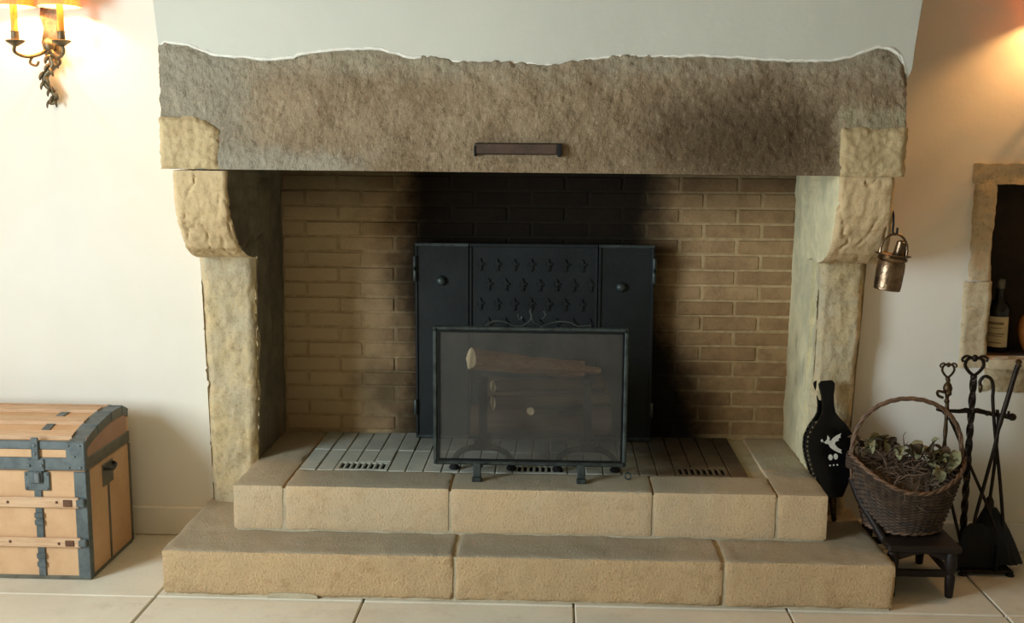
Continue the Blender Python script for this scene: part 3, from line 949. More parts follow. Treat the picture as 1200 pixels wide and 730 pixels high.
# lid end: rim band following the dome, and red-brown panel
def lid_strip(x0_, x1_, y0_, y1_, off, name, mat, par):
    n_ = 12; v_ = []; f_ = []
    for i in range(n_ + 1):
        Y = y0_ + (y1_ - y0_) * i / n_
        z_ = lid_z(Y)
        for X in (x0_, x1_):
            v_.append((X, Y, z_ - .002)); v_.append((X, Y, z_ + off))
    for i in range(n_):
        b = i * 4; c = b + 4
        f_ += [(b + 1, b + 3, c + 3, c + 1), (b, b + 1, c + 1, c), (b + 3, b + 2, c + 2, c + 3), (b, c, c + 2, b + 2)]
    f_ += [(0, 2, 3, 1), (n_ * 4, n_ * 4 + 1, n_ * 4 + 3, n_ * 4 + 2)]
    return MB().add(v_, f_).build(name, mat, par)
lid_strip(TX1 - .055, TX1 + .004, TY0 + .003, TY1 - .002, .006, 'lid_end_band', met, lb)
lid_strip(TX0 - .004, TX0 + .055, TY0 + .003, TY1 - .002, .006, 'lid_end_band', met, lb)
ol = [(Y, lid_z(Y) + .003) for Y in [TY0 + .006 + (TY1 - TY0 - .012) * i / 14 for i in range(15)]]
MB().prism(ol + [(Y, lid_z(Y) - .028) for Y, _ in reversed(ol)], TX1 - .002, TX1 + .0042, 'yz').build('lid_end_rim', MAT['trunk_metal2'], lb)
MB().bbox(TX1 - .002, TX1 + .0045, TY0 + .006, TY1 - .002, .388, .430, .002).build('lid_end_rim', MAT['trunk_metal2'], lb)
MB().bbox(TX1 - .002, TX1 + .002, TY0 + .02, TY1 - .02, .430, .500, .001).build('lid_end_panel', MAT['trunk_red'], lb)
for Y in (TY0 + .11, TY0 + .23, TY0 + .33):
    MB().bbox(TX1 - .05, TX1 + .006, Y - .006, Y + .006, lid_z(Y) - .024, lid_z(Y) + .009, .002).build('lid_clip', met, lb)
# slats over the lid
for (Y0, Y1) in ((TY0 + .020, TY0 + .055), (TY0 + .12, TY0 + .165), (TY0 + .235, TY0 + .285), (TY0 + .335, TY0 + .365)):
    lid_strip(TX0 + .05, TX1 - .05, Y0, Y1, .012, 'lid_slat', MAT['trunk_slat'], lb)
# slats across the front
for z0_, z1_ in ((.259, .296), (.118, .152)):
    s_ = MB().bbox(TX0 + .02, TX1 - .022, TY0 - .016, TY0 - .001, z0_, z1_, .004).build('front_slat', MAT['trunk_slat'], TR)
    MB().bbox(TX1 - .034, TX1 - .002, TY0 - .017, TY0 - .003, z0_ + .003, z1_ - .003, .004).build('slat_cap', met, s_)
    for X in (-2.26, -2.12, -1.98, -1.86, -1.69, -1.652):
        MB().sphere((X, TY0 - .017, (z0_ + z1_) / 2 + rnd.uniform(-.004, .004)), (.005, .003, .005), 8, 6).build('nail', MAT['nail'], s_)
    MB().bbox(-1.668, -1.636, TY0 - .019, TY0 - .015, z0_ + .006, z1_ - .006, .002).build('slat_bracket', MAT['nail'], s_)
for LX in (-1.758, -2.234):
    # vertical strap with clips, hasp and lock plate
    st = MB().bbox(LX - .013, LX + .013, TY0 - .006, TY0 + .001, .012, .340, .002)
    st.build('front_strap', met, TR)
    for Z in (.055, .085, .205, .230):
        MB().bbox(LX - .016, LX + .016, TY0 - .010, TY0 - .005, Z - .010, Z + .010, .003).build('strap_clip', met, TR)
    lk_ = MB().bbox(LX - .044, LX + .044, TY0 - .008, TY0 + .001, .318, .384, .003).build('lock_plate', met, TR)
    for a in (-.036, .036):
        for b in (.326, .376):
            MB().sphere((LX + a, TY0 - .009, b), (.004, .003, .004), 8, 6).build('stud', MAT['stud'], lk_)
    hs = MB().bbox(LX - .030, LX + .030, TY0 - .011, TY0 - .004, .386, .430, .003).bbox(LX - .013, LX + .013, TY0 - .013, TY0 - .004, .425, .505, .003)
    hs.bbox(LX - .024, LX + .022, TY0 - .015, TY0 - .007, .345, .388, .003)
    hs = hs.build('hasp', met, lb)
    for a, b in ((-.022, .408), (.022, .408), (0, .45), (0, .478)):
        MB().sphere((LX + a, TY0 - .014, b), (.005, .003, .005), 8, 6).build('stud', MAT['stud'], hs)
    MB().bbox(LX - .004, LX + .016, TY0 - .022, TY0 - .014, .348, .385, .003).build('lock_tongue', MAT['stud'], lk_)
    for Y0, Y1 in ((TY0 + .058, TY0 + .118), (TY0 + .168, TY0 + .232), (TY0 + .288, TY0 + .332)):
        lid_strip(LX - .014, LX + .014, Y0, Y1, .004, 'lid_strap', met, lb)
# end handle and strap under it
hd = MB().bbox(TX1 - .001, TX1 + .004, TY0 + .135, TY0 + .225, .288, .368, .002).build('handle_plate', MAT['trunk_metal2'], TR)
MB().tube(curve([(TX1 + .004, TY0 + .14, .355), (TX1 + .018, TY0 + .15, .352), (TX1 + .022, TY0 + .18, .345), (TX1 + .018, TY0 + .21, .352), (TX1 + .004, TY0 + .22, .355)], 5), .007, 8).build('grip', MAT['leather'], hd, 60)
MB().bbox(TX1 - .001, TX1 + .003, TY0 + .175, TY0 + .188, .014, .286, .001).build('end_strap', MAT['trunk_metal2'], TR)

# ================================================================ bellows
BE = thing('bellows', (1.00, 3.80, ZL), 'black lacquered bellows with white bird motif leaning against the stone pillar', 'bellows')
# local frame: x width, y thickness (front board towards -y), z along the length from nozzle tip
def bw(z_):
    pts_ = [(.0, .011), (.06, .012), (.09, .026), (.14, .054), (.19, .073), (.235, .083), (.275, .087), (.315, .080), (.35, .060), (.375, .038), (.395, .025), (.42, .021), (.46, .023), (.49, .029), (.503, .029), (.512, .020)]
    for (a, ra), (b, rb) in zip(pts_, pts_[1:]):
        if z_ <= b: return ra + (rb - ra) * (z_ - a) / (b - a)
    return pts_[-1][1]
MT = Matrix.Translation((1.016, 3.872, .158)) @ Matrix.Rotation(R(-5), 4, 'Y') @ Matrix.Rotation(R(-8), 4, 'X') @ Matrix.Rotation(R(6), 4, 'Z')
zs = [.09 + (.512 - .09) * i / 40 for i in range(41)]
ol = [(bw(z_), z_) for z_ in zs] + [(-bw(z_), z_) for z_ in reversed(zs)]
for ya, yb_, nm in ((-.034, -.022, 'front_board'), (.022, .034, 'back_board')):
    b_ = MB().prism(ol, ya, yb_).xform(MT).build(nm, MAT['lacquer'], BE)
    bv = b_.modifiers.new('bevel', 'BEVEL'); bv.width = .003; bv.segments = 2; bv.limit_method = 'ANGLE'
zs2 = [.11 + (.365 - .11) * i / 24 for i in range(25)]
lv = MB()
for (ya, yb_, k_) in ((-.022, -.012, .99), (-.012, -.002, .93), (-.002, .010, .99), (.010, .022, .93)):
    lv.prism([(bw(z_) * k_ - .002, z_) for z_ in zs2] + [(-bw(z_) * k_ + .002, z_) for z_ in reversed(zs2)], ya, yb_)
lv.xform(MT).build('leather_fold', MAT['leather'], BE)
MB().lathe([(.006, 0), (.009, .004), (.011, .05), (.016, .09), (.018, .12)], (0, 0, 0), 14).xform(MT).build('nozzle', MAT['tool_brass'], BE, 60)
sd_ = MB().sphere((0, 0, 0), .0036, 6, 4).mesh('stud'); sd_.materials.append(MAT['brass_stud'])
for s_ in (-1, 1):
    for yy in (-.028, .026):
        for i in range(14):
            z_ = .15 + i * .0165
            o = put('stud', sd_, None, BE)
            o.location = MT @ Vector((s_ * (bw(z_) + .001), yy, z_))
# bird, cherries and dots painted on the board
K = 1.0
def motif(pts_, name):
    m = MB().prism([(a * 1.2 + .002, .275 + (b - .275) * 1.2) for a, b in pts_], -.0352, -.0338)
    return m.xform(MT).build(name, MAT['white_paint'], BE)
bird = [(-.030, .293), (-.022, .290), (-.014, .297), (-.008, .296), (-.004, .291), (.004, .300), (.016, .307), (.030, .312), (.026, .304), (.028, .300), (.020, .297), (.021, .291), (.010, .288), (.008, .281), (.016, .270), (.028, .262), (.024, .259), (.028, .252), (.018, .255), (.006, .262), (-.006, .272), (-.012, .284), (-.018, .284)]
motif([(a, b) for a, b in bird], 'painted_bird')
motif([(-.006, .300), (-.012, .309), (-.014, .298), (-.009, .292)], 'painted_wing')
def ell(cx, cz, a, b, n_=12): return [(cx + a * math.cos(2 * math.pi * i / n_), cz + b * math.sin(2 * math.pi * i / n_)) for i in range(n_)]
motif(ell(-.008, .243, .0065, .009), 'painted_cherry'); motif(ell(.008, .244, .0065, .009), 'painted_cherry')
for a in (-.011, 0, .011): motif(ell(a, .219, .0025, .0025, 8), 'painted_dot')
motif([(-.034, .295), (-.030, .300), (-.026, .294), (-.031, .290)], 'painted_leaf')

# ================================================================ hanging pot
PO = thing('copper_pot', (1.092, 3.62, 1.03), 'small hammered copper pot hanging by its bail from a hook', 'pot')
MP = Matrix.Translation((1.0945, 3.62, 1.1455)) @ Matrix.Rotation(R(7), 4, 'Y') @ Matrix.Scale(.953, 4)
prof = [(.040, -.118), (.044, -.116), (.046, -.10), (.047, -.05), (.046, -.022), (.044, -.018), (.050, -.012), (.051, -.008), (.048, -.003), (.060, .004), (.061, .007), (.050, .003), (.043, -.004), (.043, -.10), (.036, -.112)]
MB().lathe(prof, (0, 0, 0), 32).xform(MP).build('body', MAT['pot'], PO, 40)
for s_ in (-1, 1):
    MB().bbox(s_ * .045 - .004, s_ * .045 + .004, -.006, .006, -.004, .028, .002).xform(MP).build('ear', MAT['pot'], PO)
bp = curve([(-.045, 0, .022), (-.040, 0, .045), (-.022, 0, .068), (0, 0, .076), (.022, 0, .068), (.040, 0, .045), (.045, 0, .022)], 5)
MB().tube(bp, .0042, 8).xform(MP).build('bail', MAT['pot'], PO, 60)
# ladle or lid standing in the mouth
MB().lathe([(.018, 0), (.019, .002), (.013, .05), (.012, .058), (.004, .062)], (0, 0, 0), 14).xform(MP @ Matrix.Translation((.022, .012, -.02)) @ Matrix.Rotation(R(6), 4, 'X') @ Matrix.Scale(1.25, 4)).build('inner_cup', MAT['pot'], PO, 50)
tag(MB().tube(curve([(1.070, 3.64, 1.302), (1.086, 3.62, 1.290), (1.0905, 3.62, 1.255), (1.090, 3.62, 1.226), (1.097, 3.62, 1.2155), (1.103, 3.62, 1.221), (1.104, 3.62, 1.238)], 5),
               [.0035] * 31, 8).build('pot_hook', MAT['soot_iron'], None, 60), 'thin dark iron hook on the corbel carrying the copper pot', 'hook')

# ================================================================ stool, basket, dried plants
SX0, SX1, SY0, SY1 = 1.128, 1.345, 3.565, 3.90
STZ = .185
ST = thing('wooden_stool', ((SX0 + SX1) / 2, (SY0 + SY1) / 2, 0), 'low dark wooden stool carrying the wicker basket', 'stool')
MB().bbox(SX0 - .01, SX1 + .015, SY0 - .01, SY1 + .01, STZ - .024, STZ, .005).build('seat', MAT['stool'], ST)
for X in (SX0 + .012, SX1 - .012):
    for Y in (SY0 + .015, SY1 - .015):
        MB().lathe([(.010, 0), (.0135, .004), (.016, .05), (.017, .075), (.013, .083), (.018, .092), (.021, .12), (.018, .150), (.015, STZ - .023)], (X, Y, 0), 14).build('leg', MAT['stool'], ST, 50)
for Y in (SY0 + .015, SY1 - .015):
    MB().bbox(SX0 + .02, SX1 - .02, Y - .008, Y + .008, .072, .096, .003).build('stretcher', MAT['stool'], ST)
    ap = []
    for i in range(13):
        X = SX0 + .02 + (SX1 - SX0 - .04) * i / 12
        ap.append((X, STZ - .032 - .022 * abs(math.cos(math.pi * i / 12)) ** 2))
    MB().prism(ap + [(SX1 - .02, STZ - .022), (SX0 + .02, STZ - .022)], Y - .006, Y + .006).build('apron', MAT['stool'], ST)
for X in (SX0 + .012, SX1 - .012):
    MB().bbox(X - .008, X + .008, SY0 + .03, SY1 - .03, .072, .096, .003).build('stretcher', MAT['stool'], ST)
# curved wooden arm rising from the stool's step side
arm = curve([(1.128, 3.64, STZ - .012), (1.100, 3.68, .225), (1.062, 3.73, .290), (1.045, 3.78, .35)], 6)
MB().tube(arm, [.013] * len(arm), 8).build('side_arm', MAT['stool'], ST, 60)

BC = Vector((1.216, 3.74, 0))
def brim(a):   # rim height, raised at the two ends
    return .352 + .086 * math.cos(a) ** 2 - .006 * math.cos(a) + .012 * max(0, math.sin(a))
BKT = thing('wicker_basket', (BC.x, BC.y, STZ), 'dark wicker basket with tall hoop handle filled with dried plants', 'basket')
def bpt(a, k, extra=0.0):
    # k 0 bottom .. 1 rim
    rx = .118 + (.190 - .118) * k ** .75; ry = .088 + (.144 - .088) * k ** .75
    z_ = STZ + .004 + (brim(a) - STZ - .004) * k
    return Vector((BC.x + (rx + extra) * math.cos(a), BC.y + (ry + extra) * math.sin(a), z_))
NS = 44
wv_ = MB()
for r_ in range(30):
    k = (r_ + .5) / 30
    pts_ = []
    for i in range(NS * 2):
        a = 2 * math.pi * i / (NS * 2)
        e = .0045 * (1 if ((i // 2) + r_) % 2 == 0 else -1) if i % 2 == 0 else 0
        pts_.append(bpt(a, k, e))
    wv_.tube(pts_, .0044, 5, closed=True)
tag(wv_.build('weave', MAT['wicker'], BKT, 70), kind='stuff')
stakes = MB()
for i in range(NS):
    a = 2 * math.pi * (i + .5) / NS
    stakes.tube([bpt(a, k / 6) for k in range(7)], .0030, 5)
tag(stakes.build('stakes', MAT['wicker'], BKT, 70), kind='stuff')
# solid lining so no light shows through, and the base
ln = MB(); v_ = []; f_ = []
for k in range(7):
    for i in range(48):
        v_.append(bpt(2 * math.pi * i / 48, k / 6 * .97, -.007))
for k in range(6):
    for i in range(48):
        f_.append((k * 48 + i, k * 48 + (i + 1) % 48, (k + 1) * 48 + (i + 1) % 48, (k + 1) * 48 + i))
f_.append(tuple(range(48)))
ln.add(v_, f_).build('inner_wall', MAT['wicker'], BKT, 60)
rimm = MB()
for s_ in (0, math.pi):
    rimm.tube([bpt(2 * math.pi * i / 120, 1, .004 * math.cos(i * .9 + s_)) + Vector((0, 0, .004 * math.sin(i * .9 + s_))) for i in range(120)], .0045, 6, closed=True)
rimm.build('rim', MAT['wicker_rim'], BKT, 60)
foot = MB()
for s_ in (0, math.pi):
    foot.tube([bpt(2 * math.pi * i / 90, .03, .006 + .003 * math.cos(i * .9 + s_)) + Vector((0, 0, .003 + .003 * math.sin(i * .9 + s_))) for i in range(90)], .004, 5, closed=True)
foot.build('foot_braid', MAT['wicker_rim'], BKT, 60)
hp = []
for i in range(61):
    a = math.pi * i / 60
    hp.append(Vector((BC.x - .187 * math.cos(a), BC.y, .44 + .205 * math.sin(a) ** .78)))
hp = [Vector((BC.x - .18, BC.y, .36)), Vector((BC.x - .185, BC.y, .40))] + hp + [Vector((BC.x + .185, BC.y, .40)), Vector((BC.x + .18, BC.y, .36))]
hm = MB()
for s_ in range(3):
    off = []
    for i, p in enumerate(hp):
        t_ = (hp[min(i + 1, len(hp) - 1)] - hp[max(i - 1, 0)]).normalized()
        n1 = Vector((0, 1, 0)); n2 = t_.cross(n1)
        ph_ = i * .55 + s_ * 2.094
        off.append(p + (n1 * math.cos(ph_) + n2 * math.sin(ph_)) * .0042)
    hm.tube(off, .0045, 6)
hm.build('handle', MAT['wicker_rim'], BKT, 60)
for s_ in (-1, 1):
    bd = MB()
    for k in range(5):
        z_ = .405 + k * .009
        bd.tube([(BC.x + s_ * .186 + .016 * math.cos(2 * math.pi * i / 12), BC.y + .018 * math.sin(2 * math.pi * i / 12), z_ + .004 * math.sin(2 * math.pi * i / 12)) for i in range(12)], .004, 5, closed=True)
    bd.build('handle_binding', MAT['wicker'], BKT, 60)

# dried plants
DP = thing('dried_plants', (BC.x, BC.y, .36), 'tangle of dried grey twigs and sage leaves heaped in the wicker basket', 'dried plants')
r3 = random.Random(21)
tw = MB()
def heap(x_, y_):
    q = ((x_ - BC.x) / .175) ** 2 + ((y_ - BC.y) / .135) ** 2
    return .372 + .078 * max(0, 1 - q) + .05 * ((x_ - BC.x) / .17) ** 2 + .25 * (y_ - BC.y) + .02 * max(0, -(x_ - BC.x)) / .17
for i in range(420):
    a = r3.uniform(0, 6.283); q = math.sqrt(r3.random()) * .93
    p = Vector((BC.x + .172 * q * math.cos(a), BC.y + .132 * q * math.sin(a), 0))
    p.z = heap(p.x, p.y) - r3.uniform(.0, .045)
    d = Vector((r3.uniform(-1, 1), r3.uniform(-.8, .8), r3.uniform(-.25, .55))).normalized()
    L = r3.uniform(.03, .085); pts_ = [p]
    for k in range(5):
        d = (d + Vector((r3.uniform(-.5, .5), r3.uniform(-.5, .5), r3.uniform(-.4, .35)))).normalized()
        pts_.append(pts_[-1] + d * L / 5)
    rr_ = r3.uniform(.0011, .0026)
    tw.tube(pts_, [rr_ * (1 - .12 * k) for k in range(6)], 4)
tag(tw.build('twigs', MAT['twig'], DP, 70), kind='stuff')
hp_m = MB()
uv, fs_ = lattice(20, 14, 2)
v_ = []
for (u, v, w_) in uv:
    a = (u - .5) * 2; b = (v - .5) * 2
    # disc mapping
    ra = a * math.sqrt(1 - b * b / 2); rb = b * math.sqrt(1 - a * a / 2)
    X = BC.x + .160 * ra; Y = BC.y + .122 * rb
    v_.append((X, Y, (heap(X, Y) - .035 + .02 * fract((X, Y, 0), 30, 3)) if w_ > .4 else .30))
hp_m.add(v_, fs_).build('plant_bed', MAT['leaf2'], DP)
def leaf_mesh(seed):
    r4 = random.Random(seed); n_ = 7; v_ = []; f_ = []
    cur = r4.uniform(.4, 1.3); tw_ = r4.uniform(-.6, .6)
    for i in range(n_):
        t_ = i / (n_ - 1); wd = .34 * math.sin(math.pi * (t_ * .92 + .04)) ** .8
        c = Vector((t_, 0, cur * .35 * math.sin(t_ * 2.4)))
        ang = tw_ * t_
        for s_ in (-1, 0, 1):
            v_.append(c + Vector((r4.uniform(-.03, .03), s_ * wd * math.cos(ang), abs(s_) * wd * .5 + s_ * wd * math.sin(ang) + r4.uniform(-.02, .02))))
    for i in range(n_ - 1):
        for s_ in range(2):
            f_.append((i * 3 + s_, i * 3 + s_ + 1, i * 3 + s_ + 4, i * 3 + s_ + 3))
    me = MB().add(v_, f_).mesh('leaf', 80); return me
lms = []
for i in range(8):
    me = leaf_mesh(i); me.materials.append(MAT['leaf1'] if i < 5 else MAT['leaf2']); lms.append(me)
for i in range(84):
    # green-grey clumps at the back left and on the right, few in the middle
    kx = r3.choice([(-.11, .035), (-.05, .05), (.11, -.03), (.13, -.01), (.08, -.05), (0, 0)])
    X = BC.x + kx[0] + r3.gauss(0, .030); Y = BC.y + kx[1] + r3.gauss(0, .022)
    o = put('leaf', lms[r3.randrange(8)], None, DP)
    s_ = r3.uniform(.030, .062)
    q = math.hypot((X - BC.x) / .165, (Y - BC.y) / .125)
    if q > 1: X = BC.x + (X - BC.x) / q; Y = BC.y + (Y - BC.y) / q
    o.location = (X, Y, heap(X, Y) - .012 + r3.uniform(0, .022))
    o.rotation_euler = (r3.uniform(-.8, .8), r3.uniform(-1.3, .1), r3.uniform(0, 6.28))
    o.scale = (s_, s_, s_)

# ================================================================ fire tools
PX, PY = 1.432, 3.755
FT = thing('fire_tool_stand', (PX, PY, 0), 'dark forged iron fire tool stand with heart finial and crossbar', 'tool stand')
MB().bbox(PX - .03, PX + .15, PY - .09, PY + .11, .012, .022, .004).build('base_plate', MAT['tool'], FT)
for dx_, dy_ in ((-.02, -.08), (.14, -.08), (-.02, .10), (.14, .10)):
    MB().lathe([(.012, 0), (.016, .004), (.010, .013)], (PX + dx_, PY + dy_, 0), 12).build('foot', MAT['tool'], FT, 50)
# twisted post
tp = MB(); n_ = 60; v_ = []; f_ = []
for i in range(n_ + 1):
    z_ = .02 + (.715 - .02) * i / n_; a0 = i * .32
    for k in range(4):
        a = a0 + k * math.pi / 2
        v_.append((PX + .0125 * math.cos(a), PY + .0125 * math.sin(a), z_))
for i in range(n_):
    for k in range(4):
        f_.append((i * 4 + k, i * 4 + (k + 1) % 4, i * 4 + 4 + (k + 1) % 4, i * 4 + 4 + k))
f_ += [(3, 2, 1, 0), tuple(n_ * 4 + k for k in range(4))]
tp.add(v_, f_).build('post', MAT['tool'], FT)

def heart(cx, cy, cz, w_, h_, r_, name, mat, par):
    pts_ = [(0, 0), (-.30, .25), (-.5, .58), (-.42, .88), (-.2, 1.0), (0, .90), (.2, 1.0), (.42, .88), (.5, .58), (.30, .25), (0, 0)]
    m = MB().tube(curve([(cx + a * w_, cy, cz + b * h_) for a, b in pts_], 4), r_, 6)
    m.sphere((cx, cy, cz + h_ * .98), (r_ * 1.8, r_ * 1.6, r_ * 2.2), 8, 6)
    for s_ in (-1, 1):
        m.tube(curve([(cx + s_ * .2 * w_, cy, cz + h_), (cx + s_ * .45 * w_, cy, cz + h_ * 1.1), (cx + s_ * .68 * w_, cy, cz + h_ * .95), (cx + s_ * .62 * w_, cy, cz + h_ * .78)], 4), r_ * .8, 5)
    m.sphere((cx, cy, cz - .004), (r_ * 2.0, r_ * 2.0, r_ * 2), 8, 6)
    return m.build(name, mat, par, 60)
heart(PX, PY, .722, .062, .066, .0062, 'heart_finial', MAT['tool'], FT)
cbp = [(PX - .115, PY, .600), (PX - .10, PY, .592), (PX - .04, PY, .590), (PX - .02, PY, .594), (PX, PY, .590), (PX + .02, PY, .594), (PX + .06, PY, .584), (PX + .115, PY, .574), (PX + .14, PY, .572)]
MB().tube(cbp, [.010, .006, .008, .010, .012, .010, .008, .008, .012], 8).sphere((PX + .14, PY, .572), (.014, .014, .014)).build('crossbar', MAT['tool'], FT, 60)
for dx_ in (-.095, .045, .112):
    MB().tube(curve([(PX + dx_, PY, .586), (PX + dx_, PY - .02, .584), (PX + dx_, PY - .034, .590), (PX + dx_, PY - .036, .602)], 4), .0045, 6).build('hook', MAT['tool'], FT, 60)

def shaft(pts_, r_, name, par, mat='tool', seg=8):
    return MB().tube(curve(pts_, 4), r_, seg).build(name, MAT[mat], par, 60)
# tongs: hung on the basket side, ornate bronze handle, arms crossing down to the right
TG = thing('fire_tongs', (1.52, 3.72, .03), 'ornate bronze-handled fire tongs hanging on the basket side of the stand', 'fire tool', 'fire tools on the stand')
heart(1.331, 3.715, .722, .040, .048, .0042, 'heart_finial', MAT['tool_brass'], TG)
MB().lathe([(.006, 0), (.010, .008), (.006, .018), (.007, .03), (.014, .045), (.016, .058), (.012, .070), (.006, .078), (.008, .085), (.005, .095)], (1.333, 3.715, .628), 12).build('handle', MAT['tool_brass'], TG, 50)
MB().tube(curve([(1.318, 3.70, .672), (1.296, 3.70, .676), (1.298, 3.70, .660), (1.315, 3.70, .652)], 4), .005, 6).sphere((1.333, 3.70, .668), (.010, .008, .010)).build('scroll', MAT['tool_brass'], TG, 60)
MB().lathe([(.006, 0), (.008, .03), (.0055, .06), (.008, .09), (.006, .13), (.008, .17), (.006, .195)], (1.335, 3.715, .435), 10).build('grip', MAT['tool_brass'], TG, 60)
shaft([(1.345, 3.715, .575), (1.372, 3.715, .52), (1.43, 3.715, .39), (1.50, 3.715, .235), (1.545, 3.715, .10), (1.555, 3.71, .03)], .0055, 'arm', TG)
shaft([(1.335, 3.715, .44), (1.34, 3.712, .40), (1.36, 3.712, .30), (1.40, 3.712, .15), (1.43, 3.71, .03)], .0055, 'arm', TG)
# poker with crook handle
PK = thing('fire_poker', (1.55, 3.73, .03), 'iron poker with a hooked crook handle', 'fire tool', 'fire tools on the stand')
shaft([(1.445, 3.722, .688), (1.442, 3.722, .71), (1.458, 3.722, .728), (1.480, 3.722, .715), (1.488, 3.722, .68), (1.489, 3.722, .64), (1.505, 3.722, .52), (1.535, 3.722, .33), (1.560, 3.722, .14), (1.572, 3.722, .03)], .0062, 'shaft', PK)
MB().lathe([(.001, -.02), (.007, -.008), (.008, .006), (.004, .014)], (1.445, 3.722, .686), 8).build('crook_tip', MAT['tool_brass'], PK, 60)
# shovel
SH = thing('hearth_shovel', (1.49, 3.70, .02), 'iron hearth shovel with broad dark blade', 'fire tool', 'fire tools on the stand')
shaft([(1.556, 3.70, .775), (1.547, 3.70, .74), (1.530, 3.70, .655), (1.510, 3.70, .56), (1.497, 3.70, .47), (1.472, 3.70, .33), (1.452, 3.70, .22), (1.448, 3.70, .17)], [.0095] * 5 + [.009] * 8 + [.0065] * 16, 'shaft', SH)
MB().lathe([(.006, 0), (.011, .006), (.008, .014), (.012, .022), (.006, .03)], (1.557, 3.70, .765), 10).build('knob', MAT['tool_brass'], SH, 50)
bl = [(-.022, .19), (.022, .19), (.045, .165), (.062, .06), (.066, .02), (-.066, .02), (-.062, .06), (-.045, .165)]
MB().prism([(1.455 + a, b) for a, b in bl][::-1], 3.690, 3.696).box(1.389, 1.393, 3.660, 3.690, .02, .12).box(1.517, 1.521, 3.660, 3.690, .02, .12).build('blade', MAT['soot_iron'], SH)
# brush
BR = thing('hearth_brush', (1.525, 3.735, .02), 'hearth brush with black flaring bristles', 'fire tool', 'fire tools on the stand')
shaft([(1.515, 3.745, .60), (1.522, 3.745, .55), (1.520, 3.745, .40), (1.512, 3.742, .27)], .0062, 'shaft', BR)
MB().lathe([(.014, .0), (.017, .01), (.015, .045), (.008, .06)], (1.511, 3.742, .215), 12).build('ferrule', MAT['tool'], BR, 50)
bb_ = MB(); v_ = []; f_ = []
rows = [(.235, .020, .014), (.20, .038, .022), (.15, .060, .030), (.10, .078, .034), (.05, .094, .036), (.028, .102, .036)]
for z_, a, b in rows:
    for k in range(40):
        an = 2 * math.pi * k / 40
        j_ = 1 + .06 * (k % 2) + .05 * fract((k * .7, z_ * 3, 1), 1, 2)
        v_.append((1.515 + (.235 - z_) * .09 + a * math.cos(an) * j_, 3.742 + b * math.sin(an) * j_, z_ + (.012 * fract((k * .9, 0, 4), 1, 2) if z_ < .03 else 0)))
for i in range(len(rows) - 1):
    for k in range(40):
        f_.append((i * 40 + k, i * 40 + (k + 1) % 40, i * 40 + 40 + (k + 1) % 40, i * 40 + 40 + k))
f_ += [tuple(range(40)), tuple(200 + k for k in range(40))]
bb_.add(v_, f_).build('bristles', MAT['brush'], BR)

# the stand and its tools stand clear behind the basket
for rt in (FT, TG, PK, SH, BR):
    rt.location = (rt.location.x * 1.028, rt.location.y + .105, rt.location.z * .974)
    for ch in rt.children:
        for v in ch.data.vertices:
            v.co = (v.co.x * 1.028, v.co.y + .105, v.co.z * .974)
        ch.matrix_parent_inverse = wmat(rt).inverted()

# ================================================================ niche with bottles
NI = thing('wall_niche', ((NX0 + NX1) / 2, WY, NZ0), 'recessed wall niche with worn stone surround and pitted sill', 'niche')
lin_m = MB()
lin_m.box(NX0, NX0 + .006, WY + .03, WY + .297, NZ0, NZ1); lin_m.box(NX1 - .006, NX1, WY + .03, WY + .297, NZ0, NZ1)
lin_m.box(NX0 + .006, NX1 - .006, WY + .03, WY + .297, NZ1 - .006, NZ1); lin_m.box(NX0 + .006, NX1 - .006, WY + .291, WY + .297, NZ0, NZ1 - .006)
lin_m.build('lining', MAT['niche_in'], NI)
def nst(name, x0_, x1_, z0_, z1_, y0_, seed, n, mat='niche', am=.007):
    rough(name, lambda u, v, w_: Vector((x0_ + (x1_ - x0_) * u, y0_ + (WY + .06 - y0_) * v + (.012 * max(0, 1 - min(u, 1 - u) / .15) ** 2 if v == 0 else 0), z0_ + (z1_ - z0_) * w_)), n,
          lambda p, n_: am * (fract(p + Vector((seed, 0, 0)), 8, 3) + .5 * fract(p + Vector((seed, 0, 0)), 30, 3)), MAT[mat], NI, 60)
nst('surround_stone', 1.492, 1.572, 1.02, NZ1 - .002, WY - .012, 3, (12, 4, 40))
nst('surround_stone', 1.478, 1.575, .70, 1.015, WY - .012, 6, (14, 4, 40))
nst('surround_stone', 1.487, 2.20, NZ1 - .004, 1.440, WY - .012, 9, (80, 4, 10))
nst('surround_stone', NX1 - .008, 2.20, .70, NZ1 - .006, WY - .012, 12, (12, 4, 60))
nst('sill_stone', 1.575, NX1 - .01, .70, NZ0 - .002, WY - .022, 15, (60, 8, 8))
nst('sill_face', 1.56, 2.16, .610, .698, WY - .010, 18, (90, 4, 16), 'sill', .013)
MB().box(NX0, NX1, WY + .055, WY + .297, NZ0 - .004, NZ0 + .003).build('shelf', MAT['niche_in'], NI)
NZ = NZ0 + .0035

